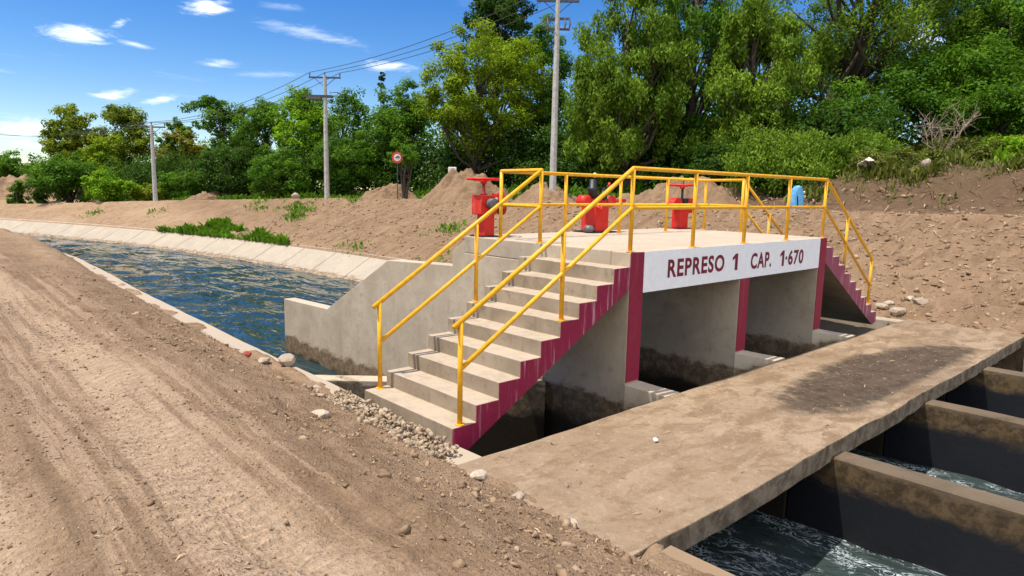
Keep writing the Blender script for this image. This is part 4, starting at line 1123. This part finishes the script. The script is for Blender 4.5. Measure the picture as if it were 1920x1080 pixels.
def blue_hood():
    root = thing('blue_cover', (19.2, 6.95, gz(19.2, 6.95)-.04), 'sky blue upright hood-shaped cover with a slot at the far road edge', 'cover', rz=pa)
    pr = [(-.25, 0), (-.27, .35), (-.24, .66), (-.20, .84), (-.10, .97), (.02, 1.0), (.13, .95), (.22, .82), (.27, .60), (.26, .30), (.20, 0), (.02, 0), (.03, .30), (-.02, .60), (-.08, .66), (-.12, .58), (-.10, .25), (-.11, 0)]
    n = 7; V = []; F = []; m = len(pr)
    for q in range(n):
        f = q/(n-1)*2-1; k = math.sqrt(max(.2, 1-f*f*.75)); y = f*.19
        for (x, z) in pr: V.append((x*k+.03*vnoise(x*7, y*9+z*6, 3), y+.03*vnoise(z*6, x*6, 4), z*(.90+.10*k)+.02*vnoise(x*8, y*8, 5)))
    for q in range(n-1):
        for k in range(m): F.append((q*m+k, (q+1)*m+k, (q+1)*m+(k+1) % m, q*m+(k+1) % m))
    F += [tuple(range(m)), tuple((n-1)*m+k for k in range(m))[::-1]]
    MB().add(V, F).build('hood', M['blue'], root, bevel=.02)
    MB().box(-.14, .06, -.06, .10, 0, .62).build('slot_shade_box', M['steel'], root, bevel=.01)  # dark box set in the slot so the gap reads as shade
    for z, x in ((.74, .26), (.58, .29)):
        MB().lathe([(.02, -.05), (.04, -.03), (.045, .02), (.02, .05)], (x, -.03, z), 10).build('clip', M['bag'], root)
blue_hood()
def bagm():
    n = 14; V = np.zeros((n, n, 3))
    for i in range(n):
        for j in range(n):
            u, v = i/(n-1)-.5, j/(n-1)-.5
            V[i, j] = (u*.62, v*.5, .28*math.exp(-((u-.15)**2+v*v)*9)-.1*abs(u)+.16*float(fbm(np.array([u*6]), np.array([v*6]), 5, 3)[0]))
    idx = np.arange(n*n).reshape(n, n)
    F = np.stack([idx[:-1, :-1], idx[1:, :-1], idx[1:, 1:], idx[:-1, 1:]], -1).reshape(-1, 4)
    o = np_mesh('plastic_bag', V.reshape(-1, 3), F, M['bag'], smooth=False)
    md = o.modifiers.new('thick', 'SOLIDIFY'); md.thickness = .01
    o.location = (23.8, 6.2, 2.12); o.rotation_euler = (R(-25), R(10), pa)
    tag(o, 'crumpled pale plastic bag caught on the bushes at right', 'plastic bag')
bagm()

# ------------------------------------------------------------------ sun, sky
sun_el, sun_h = R(68), np.array([-.88, .47])
sd_ = Vector((sun_h[0]*math.cos(sun_el), sun_h[1]*math.cos(sun_el), math.sin(sun_el)))
ld = bpy.data.lights.new('sun', 'SUN'); ld.energy = 3.9; ld.angle = R(.55); ld.color = (1.0, .92, .80)
lo = bpy.data.objects.new('sun', ld); COL.objects.link(lo)
lo.rotation_euler = (-sd_).to_track_quat('-Z', 'Y').to_euler(); lo.location = (-20, 15, 40)

w = bpy.data.worlds.new('World'); SC.world = w; w.use_nodes = True
nt = w.node_tree; nt.nodes.clear()
class WG(G):
    def __init__(s): s.t = nt; s.out = nt.nodes.new('ShaderNodeOutputWorld')
g = WG()
sky = g.n('ShaderNodeTexSky', sky_type='NISHITA'); sky.sun_disc = False
sky.sun_elevation = sun_el; sky.sun_rotation = math.atan2(sun_h[0], sun_h[1]); sky.altitude = 400; sky.air_density = 1.0; sky.dust_density = 0.0; sky.ozone_density = 2.5
hsv = g.n('ShaderNodeHueSaturation', {'Saturation': 1.42, 'Value': 1.25, 'Hue': .512, 'Color': sky.outputs[0]})
gen = g.n('ShaderNodeTexCoord').outputs['Generated']
X, Y, Z = g.xyz(gen)
zc_ = g.math('MAXIMUM', Z, .02)
U = g.math('DIVIDE', X, zc_); Vv = g.math('DIVIDE', Y, zc_)
cv = g.n('ShaderNodeCombineXYZ', {0: U, 1: Vv, 2: 0.0}).outputs[0]
wisp = g.noise(g.mapv(cv, (.35, .9, 1), rot=(0, 0, .8)), 1.3, 7, .6, .5)
thin = g.math('MULTIPLY', g.rng(wisp, .60, .85), .30)
# individual small clouds: (azimuth, elevation, half-width, half-height, strength), all in degrees
dirs = g.n('ShaderNodeVectorMath', {0: gen}, operation='NORMALIZE').outputs[0]
DX, DY, DZ = g.xyz(dirs)
az = g.math('MULTIPLY', g.math('ARCTAN2', DY, DX), 180/math.pi); el = g.math('MULTIPLY', g.math('ARCSINE', DZ), 180/math.pi)
jn = g.noise(g.mapv(dirs, (1, 1, 4.5)), 24, 8, .66, .8); jn2 = g.noise(g.mapv(dirs, (1, 1, 3.5)), 9, 5, .6, .6)
tot = thin
CLOUDS = [(79.05, 9.95, 2.26, 0.62, 1.0, -0.069), (76.75, 11.04, 0.73, 0.35, 0.85, -0.436), (75.84, 9.64, 1.54, 0.22, 0.5, 0.161), (70.92, 12.8, 2.02, 0.65, 1.0, -0.09), (63.41, 11.54, 4.91, 0.54, 0.35, 0.145), (70.24, 8.97, 1.57, 0.34, 0.6, -0.083), (57.68, 9.58, 2.34, 0.48, 0.95, -0.026), (77.52, 6.12, 1.27, 0.37, 0.7, -0.192), (74.49, 6.06, 1.13, 0.3, 0.7, -0.234), (82.96, 3.31, 2.26, 0.91, 0.8, -0.064), (82.43, 2.39, 1.52, 0.32, 0.6, -0.029), (66.12, 13.31, 2.35, 0.29, 0.2, 0.005), (17.53, 10.71, 1.91, 1.39, 0.6, 0.087), (67.04, 8.38, 3.16, 0.23, 0.2, -0.067)]
for (a_, e_, wa, he, st, tilt) in CLOUDS:
    da = g.math('SUBTRACT', az, a_); de = g.math('SUBTRACT', g.math('SUBTRACT', el, e_), g.math('MULTIPLY', da, tilt))
    da = g.math('DIVIDE', da, wa); de = g.math('DIVIDE', de, he)
    rr = g.math('SQRT', g.math('ADD', g.math('MULTIPLY', da, da), g.math('MULTIPLY', de, de)))
    rr = g.math('ADD', rr, g.math('MULTIPLY', g.math('SUBTRACT', jn, .5), 2.6)); rr = g.math('ADD', rr, g.math('MULTIPLY', g.math('SUBTRACT', jn2, .5), 1.6))
    tot = g.math('MAXIMUM', tot, g.math('MULTIPLY', g.rng(rr, 1.15, -.35), st))
# broad cloud field added behind the viewer, out of view, as fill light
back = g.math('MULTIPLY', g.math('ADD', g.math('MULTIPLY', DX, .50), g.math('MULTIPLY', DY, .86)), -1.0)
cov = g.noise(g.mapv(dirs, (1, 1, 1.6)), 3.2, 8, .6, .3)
fill_cloud = g.math('MULTIPLY', g.math('MULTIPLY', g.rng(back, -.02, .30), g.rng(DZ, .02, .14)), g.rng(cov, .36, .50))
tot = g.math('MAXIMUM', tot, g.math('MULTIPLY', fill_cloud, .95))
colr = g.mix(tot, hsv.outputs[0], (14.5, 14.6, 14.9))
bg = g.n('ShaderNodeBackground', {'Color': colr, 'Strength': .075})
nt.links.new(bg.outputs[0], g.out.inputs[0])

# ------------------------------------------------------------------ camera
cd = bpy.data.cameras.new('camera'); cam = bpy.data.objects.new('camera', cd); COL.objects.link(cam)
yaw, pitch, roll = .8274, .1437, .0200
fw = Vector((math.cos(yaw)*math.cos(pitch), math.sin(yaw)*math.cos(pitch), -math.sin(pitch)))
r_ = fw.cross(Vector((0, 0, 1))).normalized(); u_ = r_.cross(fw)
r2 = r_*math.cos(roll)+u_*math.sin(roll); u2 = u_*math.cos(roll)-r_*math.sin(roll)
mm = Matrix((r2, u2, -fw)).transposed().to_4x4(); mm.translation = Vector((-6.5337, -5.0119, .7141))
cam.matrix_world = mm
cd.sensor_width = 36; cd.lens = 1268.77/1920*36; cd.clip_start = .05; cd.clip_end = 3000
SC.camera = cam
SC.view_settings.view_transform = 'Standard'; SC.view_settings.look = 'None'; SC.view_settings.exposure = .70; SC.view_settings.gamma = 1
SC.cycles.max_bounces = 6; SC.cycles.transparent_max_bounces = 8
